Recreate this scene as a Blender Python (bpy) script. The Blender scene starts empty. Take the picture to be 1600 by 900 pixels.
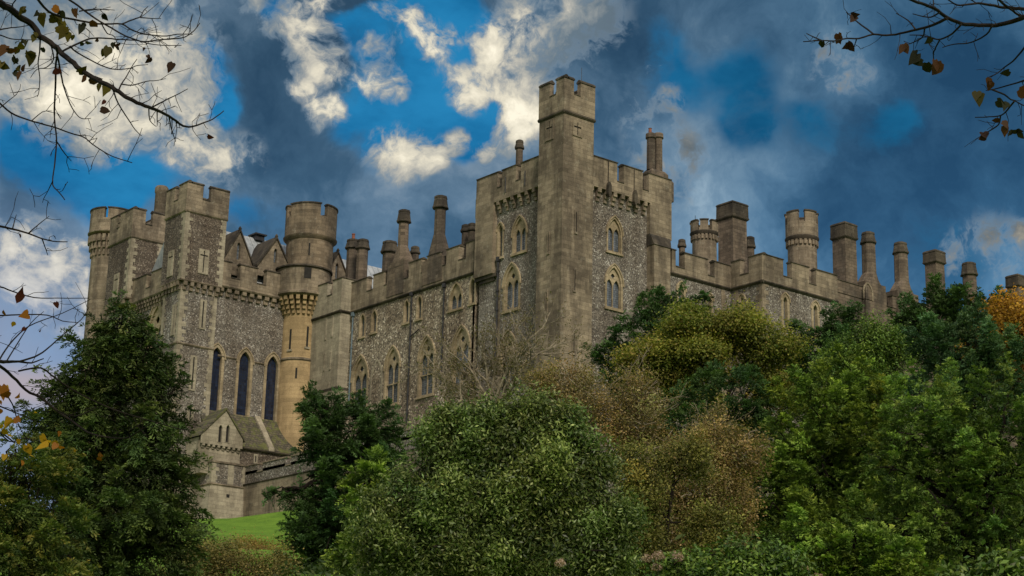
import bpy, math, random
import numpy as np
from mathutils import Matrix, Vector
from mathutils.geometry import tessellate_polygon

random.seed(7)
rng = np.random.default_rng(11)
sc = bpy.context.scene
COL = sc.collection

# ------------------------------------------------------------------ camera
FPX, PITCH, ROLL, HEAD = 2693.5, math.radians(15.696), math.radians(1.395), math.radians(50.95)
F = np.array([math.cos(PITCH)*math.cos(HEAD), math.cos(PITCH)*math.sin(HEAD), math.sin(PITCH)])
R0 = np.array([math.sin(HEAD), -math.cos(HEAD), 0.0])
U0 = np.cross(R0, F)
R = math.cos(ROLL)*R0 + math.sin(ROLL)*U0
U = -math.sin(ROLL)*R0 + math.cos(ROLL)*U0
CAM = np.array([0.0, 0.0, 1.6])
cd = bpy.data.cameras.new("camera")
cam = bpy.data.objects.new("camera", cd)
COL.objects.link(cam)
cam.matrix_world = Matrix(((R[0], U[0], -F[0], CAM[0]), (R[1], U[1], -F[1], CAM[1]), (R[2], U[2], -F[2], CAM[2]), (0, 0, 0, 1)))
cd.sensor_width = 36
cd.lens = FPX/1600*36
cd.clip_start = 0.1
cd.clip_end = 12000
sc.camera = cam
sc.render.resolution_x, sc.render.resolution_y = 1024, 576
sc.view_settings.view_transform = 'Standard'
sc.view_settings.look = 'None'
sc.view_settings.exposure = 0.15
sc.view_settings.gamma = 1.0
sc.cycles.max_bounces = 5
sc.cycles.diffuse_bounces = 3
sc.cycles.glossy_bounces = 2
sc.cycles.transparent_max_bounces = 4

def ray(x, y): return F + R*(x-800)/FPX + U*(450-y)/FPX
def onX(x, y, X): d = ray(x, y); return CAM + d*(X-CAM[0])/d[0]
def onY(x, y, Y): d = ray(x, y); return CAM + d*(Y-CAM[1])/d[1]
def onD(x, y, D): d = ray(x, y); return CAM + d*D/math.hypot(d[0], d[1])
def pxm(P):
    return FPX/float((np.array(P)-CAM) @ F)

# ------------------------------------------------------------------ sun
SUN_EL, SUN_AZ = math.radians(40), math.radians(246)   # azimuth of the sun measured from +X towards +Y
sund = np.array([math.cos(SUN_EL)*math.cos(SUN_AZ), math.cos(SUN_EL)*math.sin(SUN_AZ), math.sin(SUN_EL)])
ld = bpy.data.lights.new("sun", 'SUN')
ld.energy = 2.5
ld.angle = math.radians(11)
ld.color = (1.0, 0.90, 0.74)
lo = bpy.data.objects.new("sun", ld)
COL.objects.link(lo)
lo.rotation_euler = Vector(-sund).to_track_quat('-Z', 'Y').to_euler()

# ------------------------------------------------------------------ node helpers
class NT:
    def __init__(s, tree): s.t = tree; s.n = tree.nodes; s.l = tree.links
    def node(s, typ, **kw):
        n = s.n.new(typ)
        for k, v in kw.items(): setattr(n, k, v)
        return n
    def put(s, sock, v):
        if v is None: return
        if isinstance(v, bpy.types.NodeSocket): s.l.new(v, sock)
        elif isinstance(v, (int, float)):
            try: sock.default_value = v
            except Exception: sock.default_value = (v, v, v)
        else:
            v = tuple(v)
            if len(sock.default_value) == 4 and len(v) == 3: v = v+(1,)
            sock.default_value = v
    def math(s, op, a, b=None, c=None, clamp=False):
        n = s.node('ShaderNodeMath', operation=op, use_clamp=clamp)
        s.put(n.inputs[0], a); s.put(n.inputs[1], b); s.put(n.inputs[2], c)
        return n.outputs[0]
    def vec(s, op, a, b=None, scale=None):
        n = s.node('ShaderNodeVectorMath', operation=op)
        s.put(n.inputs[0], a); s.put(n.inputs[1], b)
        if scale is not None: s.put(n.inputs['Scale'], scale)
        return n.outputs['Value'] if op in ('DOT_PRODUCT', 'DISTANCE', 'LENGTH') else n.outputs[0]
    def comb(s, x, y, z):
        n = s.node('ShaderNodeCombineXYZ'); s.put(n.inputs[0], x); s.put(n.inputs[1], y); s.put(n.inputs[2], z)
        return n.outputs[0]
    def sep(s, v):
        n = s.node('ShaderNodeSeparateXYZ'); s.put(n.inputs[0], v); return n.outputs
    def noise(s, v, scale, detail=4, rough=0.55, dist=0.0, dims='3D'):
        n = s.node('ShaderNodeTexNoise', noise_dimensions=dims)
        s.put(n.inputs['Vector'], v); s.put(n.inputs['Scale'], scale); s.put(n.inputs['Detail'], detail)
        s.put(n.inputs['Roughness'], rough); s.put(n.inputs['Distortion'], dist)
        return n.outputs[0]
    def ss(s, v, a, b, lo_=0.0, hi=1.0):
        n = s.node('ShaderNodeMapRange', interpolation_type='SMOOTHSTEP')
        s.put(n.inputs[0], v); s.put(n.inputs[1], a); s.put(n.inputs[2], b); s.put(n.inputs[3], lo_); s.put(n.inputs[4], hi)
        return n.outputs[0]
    def lin(s, v, a, b, lo_=0.0, hi=1.0):
        n = s.node('ShaderNodeMapRange'); s.put(n.inputs[0], v); s.put(n.inputs[1], a); s.put(n.inputs[2], b)
        s.put(n.inputs[3], lo_); s.put(n.inputs[4], hi)
        return n.outputs[0]
    def mix(s, f, a, b, mode='MIX'):
        n = s.node('ShaderNodeMix', data_type='RGBA', blend_type=mode)
        s.put(n.inputs[0], f); s.put(n.inputs[6], a); s.put(n.inputs[7], b)
        return n.outputs[2]
    def ramp(s, f, stops, interp='LINEAR'):
        n = s.node('ShaderNodeValToRGB'); s.put(n.inputs[0], f)
        cr = n.color_ramp; cr.interpolation = interp
        while len(cr.elements) < len(stops): cr.elements.new(0.5)
        for e, (p, c) in zip(cr.elements, stops): e.position = p; e.color = tuple(c)+(1,)
        return n.outputs[0]

# ------------------------------------------------------------------ sky
def make_sky():
    w = bpy.data.worlds.new("World"); sc.world = w; w.use_nodes = True
    t = NT(w.node_tree); t.n.clear()
    out = t.node('ShaderNodeOutputWorld'); bg = t.node('ShaderNodeBackground'); t.l.new(bg.outputs[0], out.inputs[0])
    bg.inputs[1].default_value = 0.1
    w.cycles.sampling_method = 'MANUAL'; w.cycles.sample_map_resolution = 256
    sk = t.node('ShaderNodeTexSky', sky_type='NISHITA', sun_disc=False)
    sk.sun_elevation = SUN_EL; sk.sun_rotation = math.radians(90)-SUN_AZ
    d = t.node('ShaderNodeTexCoord').outputs['Generated']
    s = t.sep(d)
    # cloud layer coordinates: the view direction carried to a flat layer overhead, so clouds flatten towards the horizon
    h = t.math('ADD', t.math('MAXIMUM', s[2], 0.0), 0.22)
    cp = t.vec('SCALE', d, scale=t.math('DIVIDE', 1.0, h))
    warp = t.node('ShaderNodeTexNoise'); t.put(warp.inputs['Vector'], d); warp.inputs['Scale'].default_value = 9.0; warp.inputs['Detail'].default_value = 5.0; warp.inputs['Roughness'].default_value = 0.6
    dw = t.vec('ADD', d, t.vec('SCALE', t.vec('SUBTRACT', warp.outputs[1], (0.5, 0.5, 0.5)), scale=0.055))
    def field(blobs, boost=False):
        acc = None
        for x, y, r, a in blobs:
            if boost and r <= 36: a, r = a*1.35, r*1.12
            v = ray(x, y); v = v/np.linalg.norm(v)
            q = t.ss(t.vec('DISTANCE', dw, tuple(v)), r*1.5/FPX, 0.0, 0.0, a)
            acc = q if acc is None else t.math('ADD', acc, q)
        return acc
    n1 = t.noise(dw, 24.0, 10, 0.64, 0.15); n4 = t.noise(t.vec('ADD', dw, (9, 2, 4)), 58.0, 8, 0.62, 0.25); n2 = t.noise(t.vec('ADD', dw, (3, 5, 1)), 8.0, 8, 0.58, 0.15)
    n3 = t.noise(t.vec('MULTIPLY', cp, (1, 1, 1)), 7.0, 7, 0.6)
    bright = field([(20,60,90,.5),(220,30,70,.5),(380,230,30,.3),(620,60,24,.5),(470,60,24,.5),(870,80,60,.4),(770,110,30,.5),(560,75,16,.4),(700,60,20,.3),(640,265,20,.3),(1000,180,40,.2),(930,20,50,.4),(90,20,110,.5),(180,60,110,.9),(260,90,80,.9),(240,160,70,.9),(130,150,80,.7),(60,110,70,.6),(290,215,50,.75),(330,260,35,.6),(190,200,50,.5),
        (405,12,22,.6),(440,55,20,.6),(490,40,30,.9),(492,90,32,.9),(500,125,22,.8),(475,140,20,.6),(510,180,22,.7),(485,10,35,.5),(520,5,30,.5),
        (600,15,26,.7),(640,45,30,.8),(665,85,26,.8),(580,90,24,.5),(545,135,22,.7),(580,140,26,.7),(595,158,14,.6),(600,225,26,.7),(640,240,34,.9),(670,250,22,.7),
        (700,130,20,.5),(735,120,24,.7),(720,150,20,.5),(790,60,50,.8),(760,70,30,.7),(850,30,70,.75),(900,40,50,.6),(830,120,30,.7),(800,200,40,1.),(815,175,35,.9),(745,233,16,.9),(700,215,20,.5),
        (780,140,25,.6),(1025,95,16,.7),(1060,150,28,.22),(1030,225,60,.28),(1060,260,60,.25),(1320,100,36,.55),
        (10,385,50,.6),(60,400,45,.7),(110,405,35,.6),(20,430,40,.6),(75,445,26,.8),(120,440,20,.7),(40,460,26,.6),(140,500,30,.5),(60,500,40,.35),(90,440,30,.8),(130,470,40,.8),(20,480,30,.8),(110,520,40,.6),(1480,400,40,.35),(1540,385,50,.35),(1595,380,30,.3),(1480,420,30,.25)], True)
    clear = field([(600,110,90,.7),(740,180,50,.6),(100,260,80,.6),(350,140,40,.6),(1340,210,60,.3),(1220,190,70,.25),(430,340,50,.4),(270,270,60,.4),(1120,130,60,.4),(1020,40,50,.4),(1500,360,90,.3),(640,30,70,1.3),(710,40,60,1.2),(620,170,85,1.3),(700,175,70,1.2),(560,40,50,.9),(740,190,50,.8),(560,60,40,.8),(450,25,30,.9),(320,110,40,.9),(335,170,30,.6),(60,210,60,.9),(140,240,60,.7),(170,290,80,.5),(30,250,60,.5),
        (530,200,30,.6),(700,90,50,.8),(1400,205,50,.8),(1430,180,40,.6),(1290,200,50,.45),(1180,200,50,.45),(1180,110,50,.4),(1040,120,60,.5),(1060,60,50,.4),(1500,430,60,.5),(1430,380,60,.45),(1350,340,80,.3),(20,540,120,.3),(50,640,120,.5),(200,300,60,.4),(370,330,40,.6)])
    dark = field([(400,120,60,.8),(380,220,70,.8),(450,230,60,.7),(350,60,30,.6),(520,300,90,.5),(700,290,70,.5),(550,260,60,.5),(970,60,60,.5),(1180,60,110,.5),(1120,180,60,.3),(1500,130,120,.8),(1560,300,120,.7),(1450,280,80,.5),(1300,300,90,.3),(50,300,60,.4),(1560,60,80,.6),(60,470,50,.3),(40,520,50,.45),(90,550,60,.3)])
    grey = field([(40,20,90,1.),(150,0,60,.6),(20,110,50,.5),(330,30,40,.6),(900,60,60,.7),(860,110,40,.4),(950,20,50,.6)])
    pale = field([(1040,230,60,.7),(1075,320,80,.7),(600,290,110,.5),(960,110,50,.4),(1330,110,60,.7),(830,290,80,.5),(1500,350,60,.4),(1560,430,90,.7),(1400,330,60,.3),(330,30,40,.3),(1180,330,80,.5),(740,280,70,.4),(1590,60,50,.3),(1000,180,50,.5)])
    K = 10.0
    nish = t.mix(1.0, sk.outputs[0], (0.42, 0.80, 1.05), 'MULTIPLY')
    nish = t.mix(0.45, nish, (0.05*K, 0.28*K, 0.62*K))
    bsat = t.math('SUBTRACT', 1.0, t.math('POWER', 2.718, t.math('MULTIPLY', bright, -1.5)))
    csat = t.math('MINIMUM', clear, 1.0); dsat = t.math('MINIMUM', dark, 1.0)
    nb = t.math('SUBTRACT', n1, 0.5); nl = t.math('SUBTRACT', n2, 0.5); nf = t.math('SUBTRACT', n4, 0.5)
    # grey cloud: soft folds, darker where the cloud is thick
    fold = t.math('ADD', t.math('ADD', t.math('MULTIPLY', nl, 2.0), t.math('MULTIPLY', nb, 1.1)), t.math('ADD', t.math('MULTIPLY', dsat, -0.42), t.math('MULTIPLY', t.math('MINIMUM', pale, 1.0), 0.42)))
    slate = t.ramp(t.math('ADD', fold, 0.52, clamp=True), [(0.0, (0.022, 0.060, 0.112)), (0.30, (0.038, 0.088, 0.150)), (0.6, (0.085, 0.150, 0.225)), (0.85, (0.16, 0.225, 0.295)), (1.0, (0.25, 0.31, 0.37))])
    slate = t.vec('SCALE', slate, scale=t.ss(s[2], 0.22, 0.42, 1.45*K, 0.92*K))
    mc = t.ss(t.math('ADD', t.math('ADD', csat, t.math('MULTIPLY', nl, 2.0)), t.math('MULTIPLY', nb, 1.5)), 0.05, 0.75)
    mc = t.math('MULTIPLY', mc, t.ss(csat, 0.02, 0.45))
    blue = t.mix(t.ss(n3, 0.3, 0.7), tuple(v*K for v in (0.002, 0.105, 0.26)), tuple(v*K for v in (0.015, 0.20, 0.42)))
    blue = t.mix(0.08, blue, nish)
    dim = t.ss(t.vec('DOT_PRODUCT', d, tuple(R)), 0.0, 0.15, 1.0, 0.55)
    slate = t.mix(1.0, slate, t.mix(t.ss(t.vec('DOT_PRODUCT', d, tuple(R)), -0.05, 0.25), (1.0, 1.0, 1.0), (0.66, 0.92, 1.05)), 'MULTIPLY')
    col = t.mix(mc, slate, t.vec('SCALE', blue, scale=dim))
    bm = t.math('ADD', t.math('ADD', bsat, t.math('MULTIPLY', nb, 2.6)), t.math('ADD', t.math('MULTIPLY', nl, 0.7), t.math('MULTIPLY', nf, 3.0)))
    mb_ = t.math('MULTIPLY', t.ss(bm, 0.28, 0.95), t.ss(bsat, 0.03, 0.34))
    halo = t.math('MULTIPLY', t.ss(t.math('ADD', bm, t.math('MULTIPLY', nf, 0.9)), 0.0, 0.55, 0.0, 0.55), t.ss(bsat, 0.0, 0.30))
    col = t.mix(halo, col, tuple(v*K for v in (0.20, 0.27, 0.34)))
    shade = t.math('ADD', t.math('ADD', t.math('SUBTRACT', t.math('SUBTRACT', t.math('MULTIPLY', bsat, 0.80), 0.10), t.math('MULTIPLY', grey, 0.62)), t.math('MULTIPLY', nf, 1.3)), t.math('ADD', t.math('MULTIPLY', nb, 1.4), t.math('MULTIPLY', t.math('SUBTRACT', n3, 0.5), 1.6)))
    cloudc = t.ramp(shade, [(0.0, (0.12, 0.17, 0.215)), (0.28, (0.25, 0.28, 0.29)), (0.5, (0.43, 0.42, 0.375)), (0.75, (0.70, 0.65, 0.52)), (1.0, (0.93, 0.86, 0.69))])
    cloudc = t.vec('SCALE', cloudc, scale=t.ss(t.vec('DOT_PRODUCT', d, tuple(R)), 0.03, 0.12, K, K*0.55))
    col = t.mix(mb_, col, cloudc)
    # pale evening glow low on the left, over the horizon
    v = ray(-40, 660); v = v/np.linalg.norm(v)
    col = t.mix(t.ss(t.vec('DISTANCE', d, tuple(v)), 400/FPX, 60/FPX, 0.0, 0.8), col, tuple(q*K for q in (0.30, 0.36, 0.50)))
    v = ray(40, 605); v = v/np.linalg.norm(v)
    ban = t.ss(t.math('ABSOLUTE', t.math('SUBTRACT', s[2], float(v[2]))), 0.016, 0.003, 0.0, 0.5)
    ban = t.math('MULTIPLY', ban, t.ss(t.vec('DISTANCE', dw, tuple(v)), 200/FPX, 60/FPX))
    col = t.mix(ban, col, tuple(q*K for q in (0.52, 0.38, 0.33)))
    # unseen dome behind and above the viewer: overcast brightened to light the castle
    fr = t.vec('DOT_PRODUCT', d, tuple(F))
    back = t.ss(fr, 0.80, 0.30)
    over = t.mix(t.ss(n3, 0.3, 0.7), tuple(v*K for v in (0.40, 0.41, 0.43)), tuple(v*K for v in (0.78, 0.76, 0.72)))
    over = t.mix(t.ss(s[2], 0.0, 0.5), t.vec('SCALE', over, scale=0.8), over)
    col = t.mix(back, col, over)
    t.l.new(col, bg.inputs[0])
make_sky()


# ------------------------------------------------------------------ materials
def new_mat(name):
    m = bpy.data.materials.new(name); m.use_nodes = True
    t = NT(m.node_tree); t.n.clear()
    out = t.node('ShaderNodeOutputMaterial'); b = t.node('ShaderNodeBsdfPrincipled')
    t.l.new(b.outputs[0], out.inputs[0])
    return m, t, b, out
def bump(t, b, h, strength=0.5, dist=0.05):
    n = t.node('ShaderNodeBump'); n.inputs['Strength'].default_value = strength; n.inputs['Distance'].default_value = dist
    t.put(n.inputs['Height'], h); t.l.new(n.outputs[0], b.inputs['Normal'])
def pos(t): return t.node('ShaderNodeNewGeometry').outputs['Position']
def wallco(t):
    p = t.sep(pos(t)); return t.comb(t.math('ADD', p[0], p[1]), p[2], 0.0)
def weather(t, p):
    """streaks that run down the face and large patches"""
    st = t.noise(t.vec('MULTIPLY', p, (0.8, 0.8, 0.13)), 1.0, 5, 0.65)
    big = t.noise(p, 0.28, 4, 0.6)
    return t.math('ADD', t.math('MULTIPLY', st, 0.55), t.math('MULTIPLY', big, 0.45))

def stone_mat(name, base, dark, bw=0.85, bh=0.36, contrast=0.75, mortar=0.32, pale=0.25):
    m, t, b, out = new_mat(name)
    p = pos(t)
    br = t.node('ShaderNodeTexBrick')
    t.put(br.inputs['Vector'], wallco(t)); br.inputs['Scale'].default_value = 1.0
    br.inputs['Color1'].default_value = (0.15,)*3+(1,); br.inputs['Color2'].default_value = (0.85,)*3+(1,)
    br.inputs['Mortar'].default_value = (0.5,)*3+(1,)
    br.inputs['Mortar Size'].default_value = 0.012; br.inputs['Brick Width'].default_value = bw; br.inputs['Row Height'].default_value = bh
    br.inputs['Bias'].default_value = 0.0
    w = weather(t, p)
    base2 = t.mix(t.ss(w, 0.42, 0.58), dark, base)
    per = t.lin(br.outputs['Color'], 0.15, 0.85, 1-contrast*0.34, 1+contrast*0.26)
    c = t.mix(1.0, base2, per, 'MULTIPLY')
    lich = t.ss(t.noise(p, 1.7, 6, 0.72), 0.54, 0.68)
    c = t.mix(t.math('MULTIPLY', lich, pale), c, (0.42, 0.39, 0.31))
    soot = t.ss(t.noise(t.vec('ADD', p, (31, 7, 3)), 0.9, 6, 0.7), 0.52, 0.72)
    c = t.mix(t.math('MULTIPLY', soot, 0.38), c, tuple(v*0.45 for v in dark))
    grain = t.noise(p, 9.0, 3, 0.7)
    c = t.mix(1.0, c, t.lin(grain, 0.3, 0.7, 0.82, 1.16), 'MULTIPLY')
    c = t.mix(t.math('MULTIPLY', br.outputs['Fac'], mortar), c, tuple(v*0.5 for v in dark))
    t.l.new(c, b.inputs['Base Color']); b.inputs['Roughness'].default_value = 0.92
    b.inputs['Specular IOR Level'].default_value = 0.2
    h = t.math('SUBTRACT', grain, t.math('MULTIPLY', br.outputs['Fac'], 1.2))
    bump(t, b, h, 0.6, 0.03)
    return m

def flint_mat(name, tint=(1, 1, 1), scale=10.0, bright=0.92):
    m, t, b, out = new_mat(name)
    p = pos(t)
    wp = t.vec('ADD', p, t.vec('SCALE', t.node('ShaderNodeTexNoise').outputs[1], scale=0.0))
    v = t.node('ShaderNodeTexVoronoi', feature='F1'); t.put(v.inputs['Vector'], wp); v.inputs['Scale'].default_value = scale
    v2 = t.node('ShaderNodeTexVoronoi', feature='DISTANCE_TO_EDGE'); t.put(v2.inputs['Vector'], wp); v2.inputs['Scale'].default_value = scale
    r = t.sep(v.outputs['Color'])
    k = bright
    c = t.ramp(r[0], [(0.0, (0.06*k, 0.055*k, 0.055*k)), (0.4, (0.125*k, 0.112*k, 0.103*k)), (0.68, (0.22*k, 0.195*k, 0.17*k)), (0.88, (0.30*k, 0.275*k, 0.24*k)), (1.0, (0.62*k, 0.60*k, 0.56*k))])
    mort = t.ss(v2.outputs['Distance'], 0.03, 0.10, 1.0, 0.0)
    c = t.mix(t.math('MULTIPLY', mort, 0.8), c, (0.26*k, 0.23*k, 0.185*k))
    w = weather(t, p)
    c = t.mix(1.0, c, t.ramp(w, [(0.36, (0.50, 0.45, 0.41)), (0.47, (0.84, 0.80, 0.76)), (0.55, (1.0, 0.99, 0.97)), (0.64, (1.28, 1.28, 1.27))]), 'MULTIPLY')
    c = t.mix(1.0, c, tint, 'MULTIPLY')
    rows = t.noise(t.vec('MULTIPLY', p, (0.25, 0.25, 2.2)), 1.0, 3, 0.6)
    c = t.mix(1.0, c, t.lin(rows, 0.3, 0.7, 0.80, 1.18), 'MULTIPLY')
    t.l.new(c, b.inputs['Base Color']); b.inputs['Roughness'].default_value = 0.8
    b.inputs['Specular IOR Level'].default_value = 0.25
    bump(t, b, t.math('MINIMUM', v2.outputs['Distance'], 0.2), 0.8, 0.15)
    return m

def plain_mat(name, c0, c1, scale=2.0, rough=0.8, spec=0.3, metal=0.0):
    m, t, b, out = new_mat(name)
    n = t.noise(pos(t), scale, 5, 0.65)
    t.l.new(t.mix(t.ss(n, 0.35, 0.65), c0, c1), b.inputs['Base Color'])
    b.inputs['Roughness'].default_value = rough; b.inputs['Specular IOR Level'].default_value = spec; b.inputs['Metallic'].default_value = metal
    bump(t, b, n, 0.3, 0.03)
    return m

def glass_mat(name, c0, c1, grid=(0.16, 0.2)):
    m, t, b, out = new_mat(name)
    p = pos(t)
    br = t.node('ShaderNodeTexBrick', offset=0.0); t.put(br.inputs['Vector'], wallco(t)); br.inputs['Scale'].default_value = 1.0
    br.inputs['Brick Width'].default_value = grid[0]; br.inputs['Row Height'].default_value = grid[1]; br.inputs['Mortar Size'].default_value = 0.014
    br.inputs['Color1'].default_value = tuple(c0)+(1,); br.inputs['Color2'].default_value = tuple(c1)+(1,); br.inputs['Mortar'].default_value = (0.02, 0.02, 0.022, 1)
    t.l.new(br.outputs['Color'], b.inputs['Base Color']); b.inputs['Roughness'].default_value = 0.12
    b.inputs['Specular IOR Level'].default_value = 0.6
    bump(t, b, t.noise(p, 6.0, 2, 0.5), 0.25, 0.03)
    return m

def tile_mat(name):
    m, t, b, out = new_mat(name)
    p = pos(t)
    br = t.node('ShaderNodeTexBrick'); s = t.sep(p)
    t.put(br.inputs['Vector'], t.comb(s[0], t.math('MULTIPLY', s[2], 1.0), 0.0)); br.inputs['Scale'].default_value = 1.0
    br.inputs['Brick Width'].default_value = 0.35; br.inputs['Row Height'].default_value = 0.24; br.inputs['Mortar Size'].default_value = 0.02
    br.inputs['Color1'].default_value = (0.05, 0.045, 0.03, 1); br.inputs['Color2'].default_value = (0.12, 0.10, 0.07, 1); br.inputs['Mortar'].default_value = (0.015, 0.013, 0.01, 1)
    moss = t.ss(t.noise(p, 1.6, 6, 0.7), 0.47, 0.6)
    c = t.mix(t.math('MULTIPLY', moss, 0.75), br.outputs['Color'], (0.10, 0.11, 0.025))
    t.l.new(c, b.inputs['Base Color']); b.inputs['Roughness'].default_value = 0.9
    bump(t, b, br.outputs['Fac'], -0.6, 0.05)
    return m

def leadroof_mat(name):
    m, t, b, out = new_mat(name)
    p = pos(t); s = t.sep(p)
    wv = t.math('FRACT', t.math('MULTIPLY', s[0], 1.4))
    seam = t.ss(t.math('ABSOLUTE', t.math('SUBTRACT', wv, 0.5)), 0.42, 0.48)
    n = t.noise(p, 1.3, 5, 0.65)
    c = t.mix(t.ss(n, 0.35, 0.65), (0.22, 0.24, 0.26), (0.36, 0.38, 0.40))
    c = t.mix(t.math('MULTIPLY', seam, 0.5), c, (0.10, 0.11, 0.12))
    t.l.new(c, b.inputs['Base Color']); b.inputs['Roughness'].default_value = 0.5
    bump(t, b, seam, 0.8, 0.06)
    return m

def leaf_mat(name, rough=0.5, spec=0.35, trans=0.25):
    m, t, b, out = new_mat(name)
    a = t.node('ShaderNodeAttribute'); a.attribute_name = 'tone'
    t.l.new(a.outputs['Color'], b.inputs['Base Color'])
    b.inputs['Roughness'].default_value = rough; b.inputs['Specular IOR Level'].default_value = spec
    tr = t.node('ShaderNodeBsdfTranslucent'); t.l.new(t.mix(1.0, a.outputs['Color'], (1.1, 1.2, 0.6), 'MULTIPLY'), tr.inputs[0])
    mx = t.node('ShaderNodeMixShader'); mx.inputs[0].default_value = trans
    t.l.new(b.outputs[0], mx.inputs[1]); t.l.new(tr.outputs[0], mx.inputs[2]); t.l.new(mx.outputs[0], out.inputs[0])
    return m

M = {}
M['ashlar'] = stone_mat('ashlar', (0.255, 0.206, 0.147), (0.120, 0.096, 0.071))
M['brown'] = stone_mat('brown_ashlar', (0.205, 0.158, 0.108), (0.105, 0.083, 0.060))
M['pale'] = stone_mat('pale_stone', (0.34, 0.30, 0.225), (0.215, 0.185, 0.138), contrast=0.5, pale=0.2)
M['trim'] = stone_mat('trim_stone', (0.36, 0.290, 0.190), (0.24, 0.188, 0.12), 0.5, 0.3, 0.6, 0.3)
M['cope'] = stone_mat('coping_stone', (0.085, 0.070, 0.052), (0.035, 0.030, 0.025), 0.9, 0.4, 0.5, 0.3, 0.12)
M['chim'] = stone_mat('chimney_stone', (0.150, 0.115, 0.085), (0.078, 0.063, 0.051), 0.7, 0.32, 0.8, 0.6, 0.12)
M['tan'] = stone_mat('tan_stone', (0.36, 0.262, 0.140), (0.26, 0.188, 0.10), 0.9, 0.4, 0.4, 0.35, 0.05)
M['flint'] = flint_mat('flint', (0.98, 0.985, 1.0))
M['flint_dark'] = flint_mat('dark_flint', (0.92, 0.84, 0.78), 10.0, 0.66)
M['rubble'] = flint_mat('flint_rubble', (1.06, 1.0, 0.90), 7.0, 1.12)
M['glass'] = glass_mat('leaded_glass', (0.07, 0.085, 0.105), (0.15, 0.17, 0.20))  # base colour lightened to stand for sky reflected in the panes
M['blueglass'] = glass_mat('stained_glass', (0.006, 0.010, 0.026), (0.016, 0.026, 0.058), (0.25, 0.3))
M['dark'] = plain_mat('opening_shade', (0.012, 0.011, 0.010), (0.02, 0.018, 0.016))  # near-black colour painted for the shade inside slits and holes
M['iron'] = plain_mat('black_iron', (0.02, 0.02, 0.022), (0.04, 0.04, 0.045), 3, 0.5)
M['ironblue'] = plain_mat('grey_blue_paint', (0.10, 0.14, 0.17), (0.15, 0.19, 0.22), 3, 0.5)
M['pot'] = plain_mat('terracotta', (0.18, 0.06, 0.04), (0.26, 0.10, 0.06), 3, 0.8)
M['tile'] = tile_mat('mossy_tiles')
M['lead'] = leadroof_mat('lead_roof')
M['bark'] = plain_mat('dark_bark', (0.009, 0.007, 0.006), (0.022, 0.017, 0.013), 9, 0.9, 0.1)
M['barkpale'] = plain_mat('grey_bark', (0.14, 0.115, 0.08), (0.28, 0.24, 0.175), 4, 0.9, 0.1)
M['leaf'] = leaf_mat('foliage', 0.6, 0.22, 0.25)
M['leafgloss'] = leaf_mat('glossy_foliage', 0.45, 0.3, 0.2)
M['thinleaf'] = leaf_mat('autumn_leaves', 0.6, 0.2, 0.45)

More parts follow.
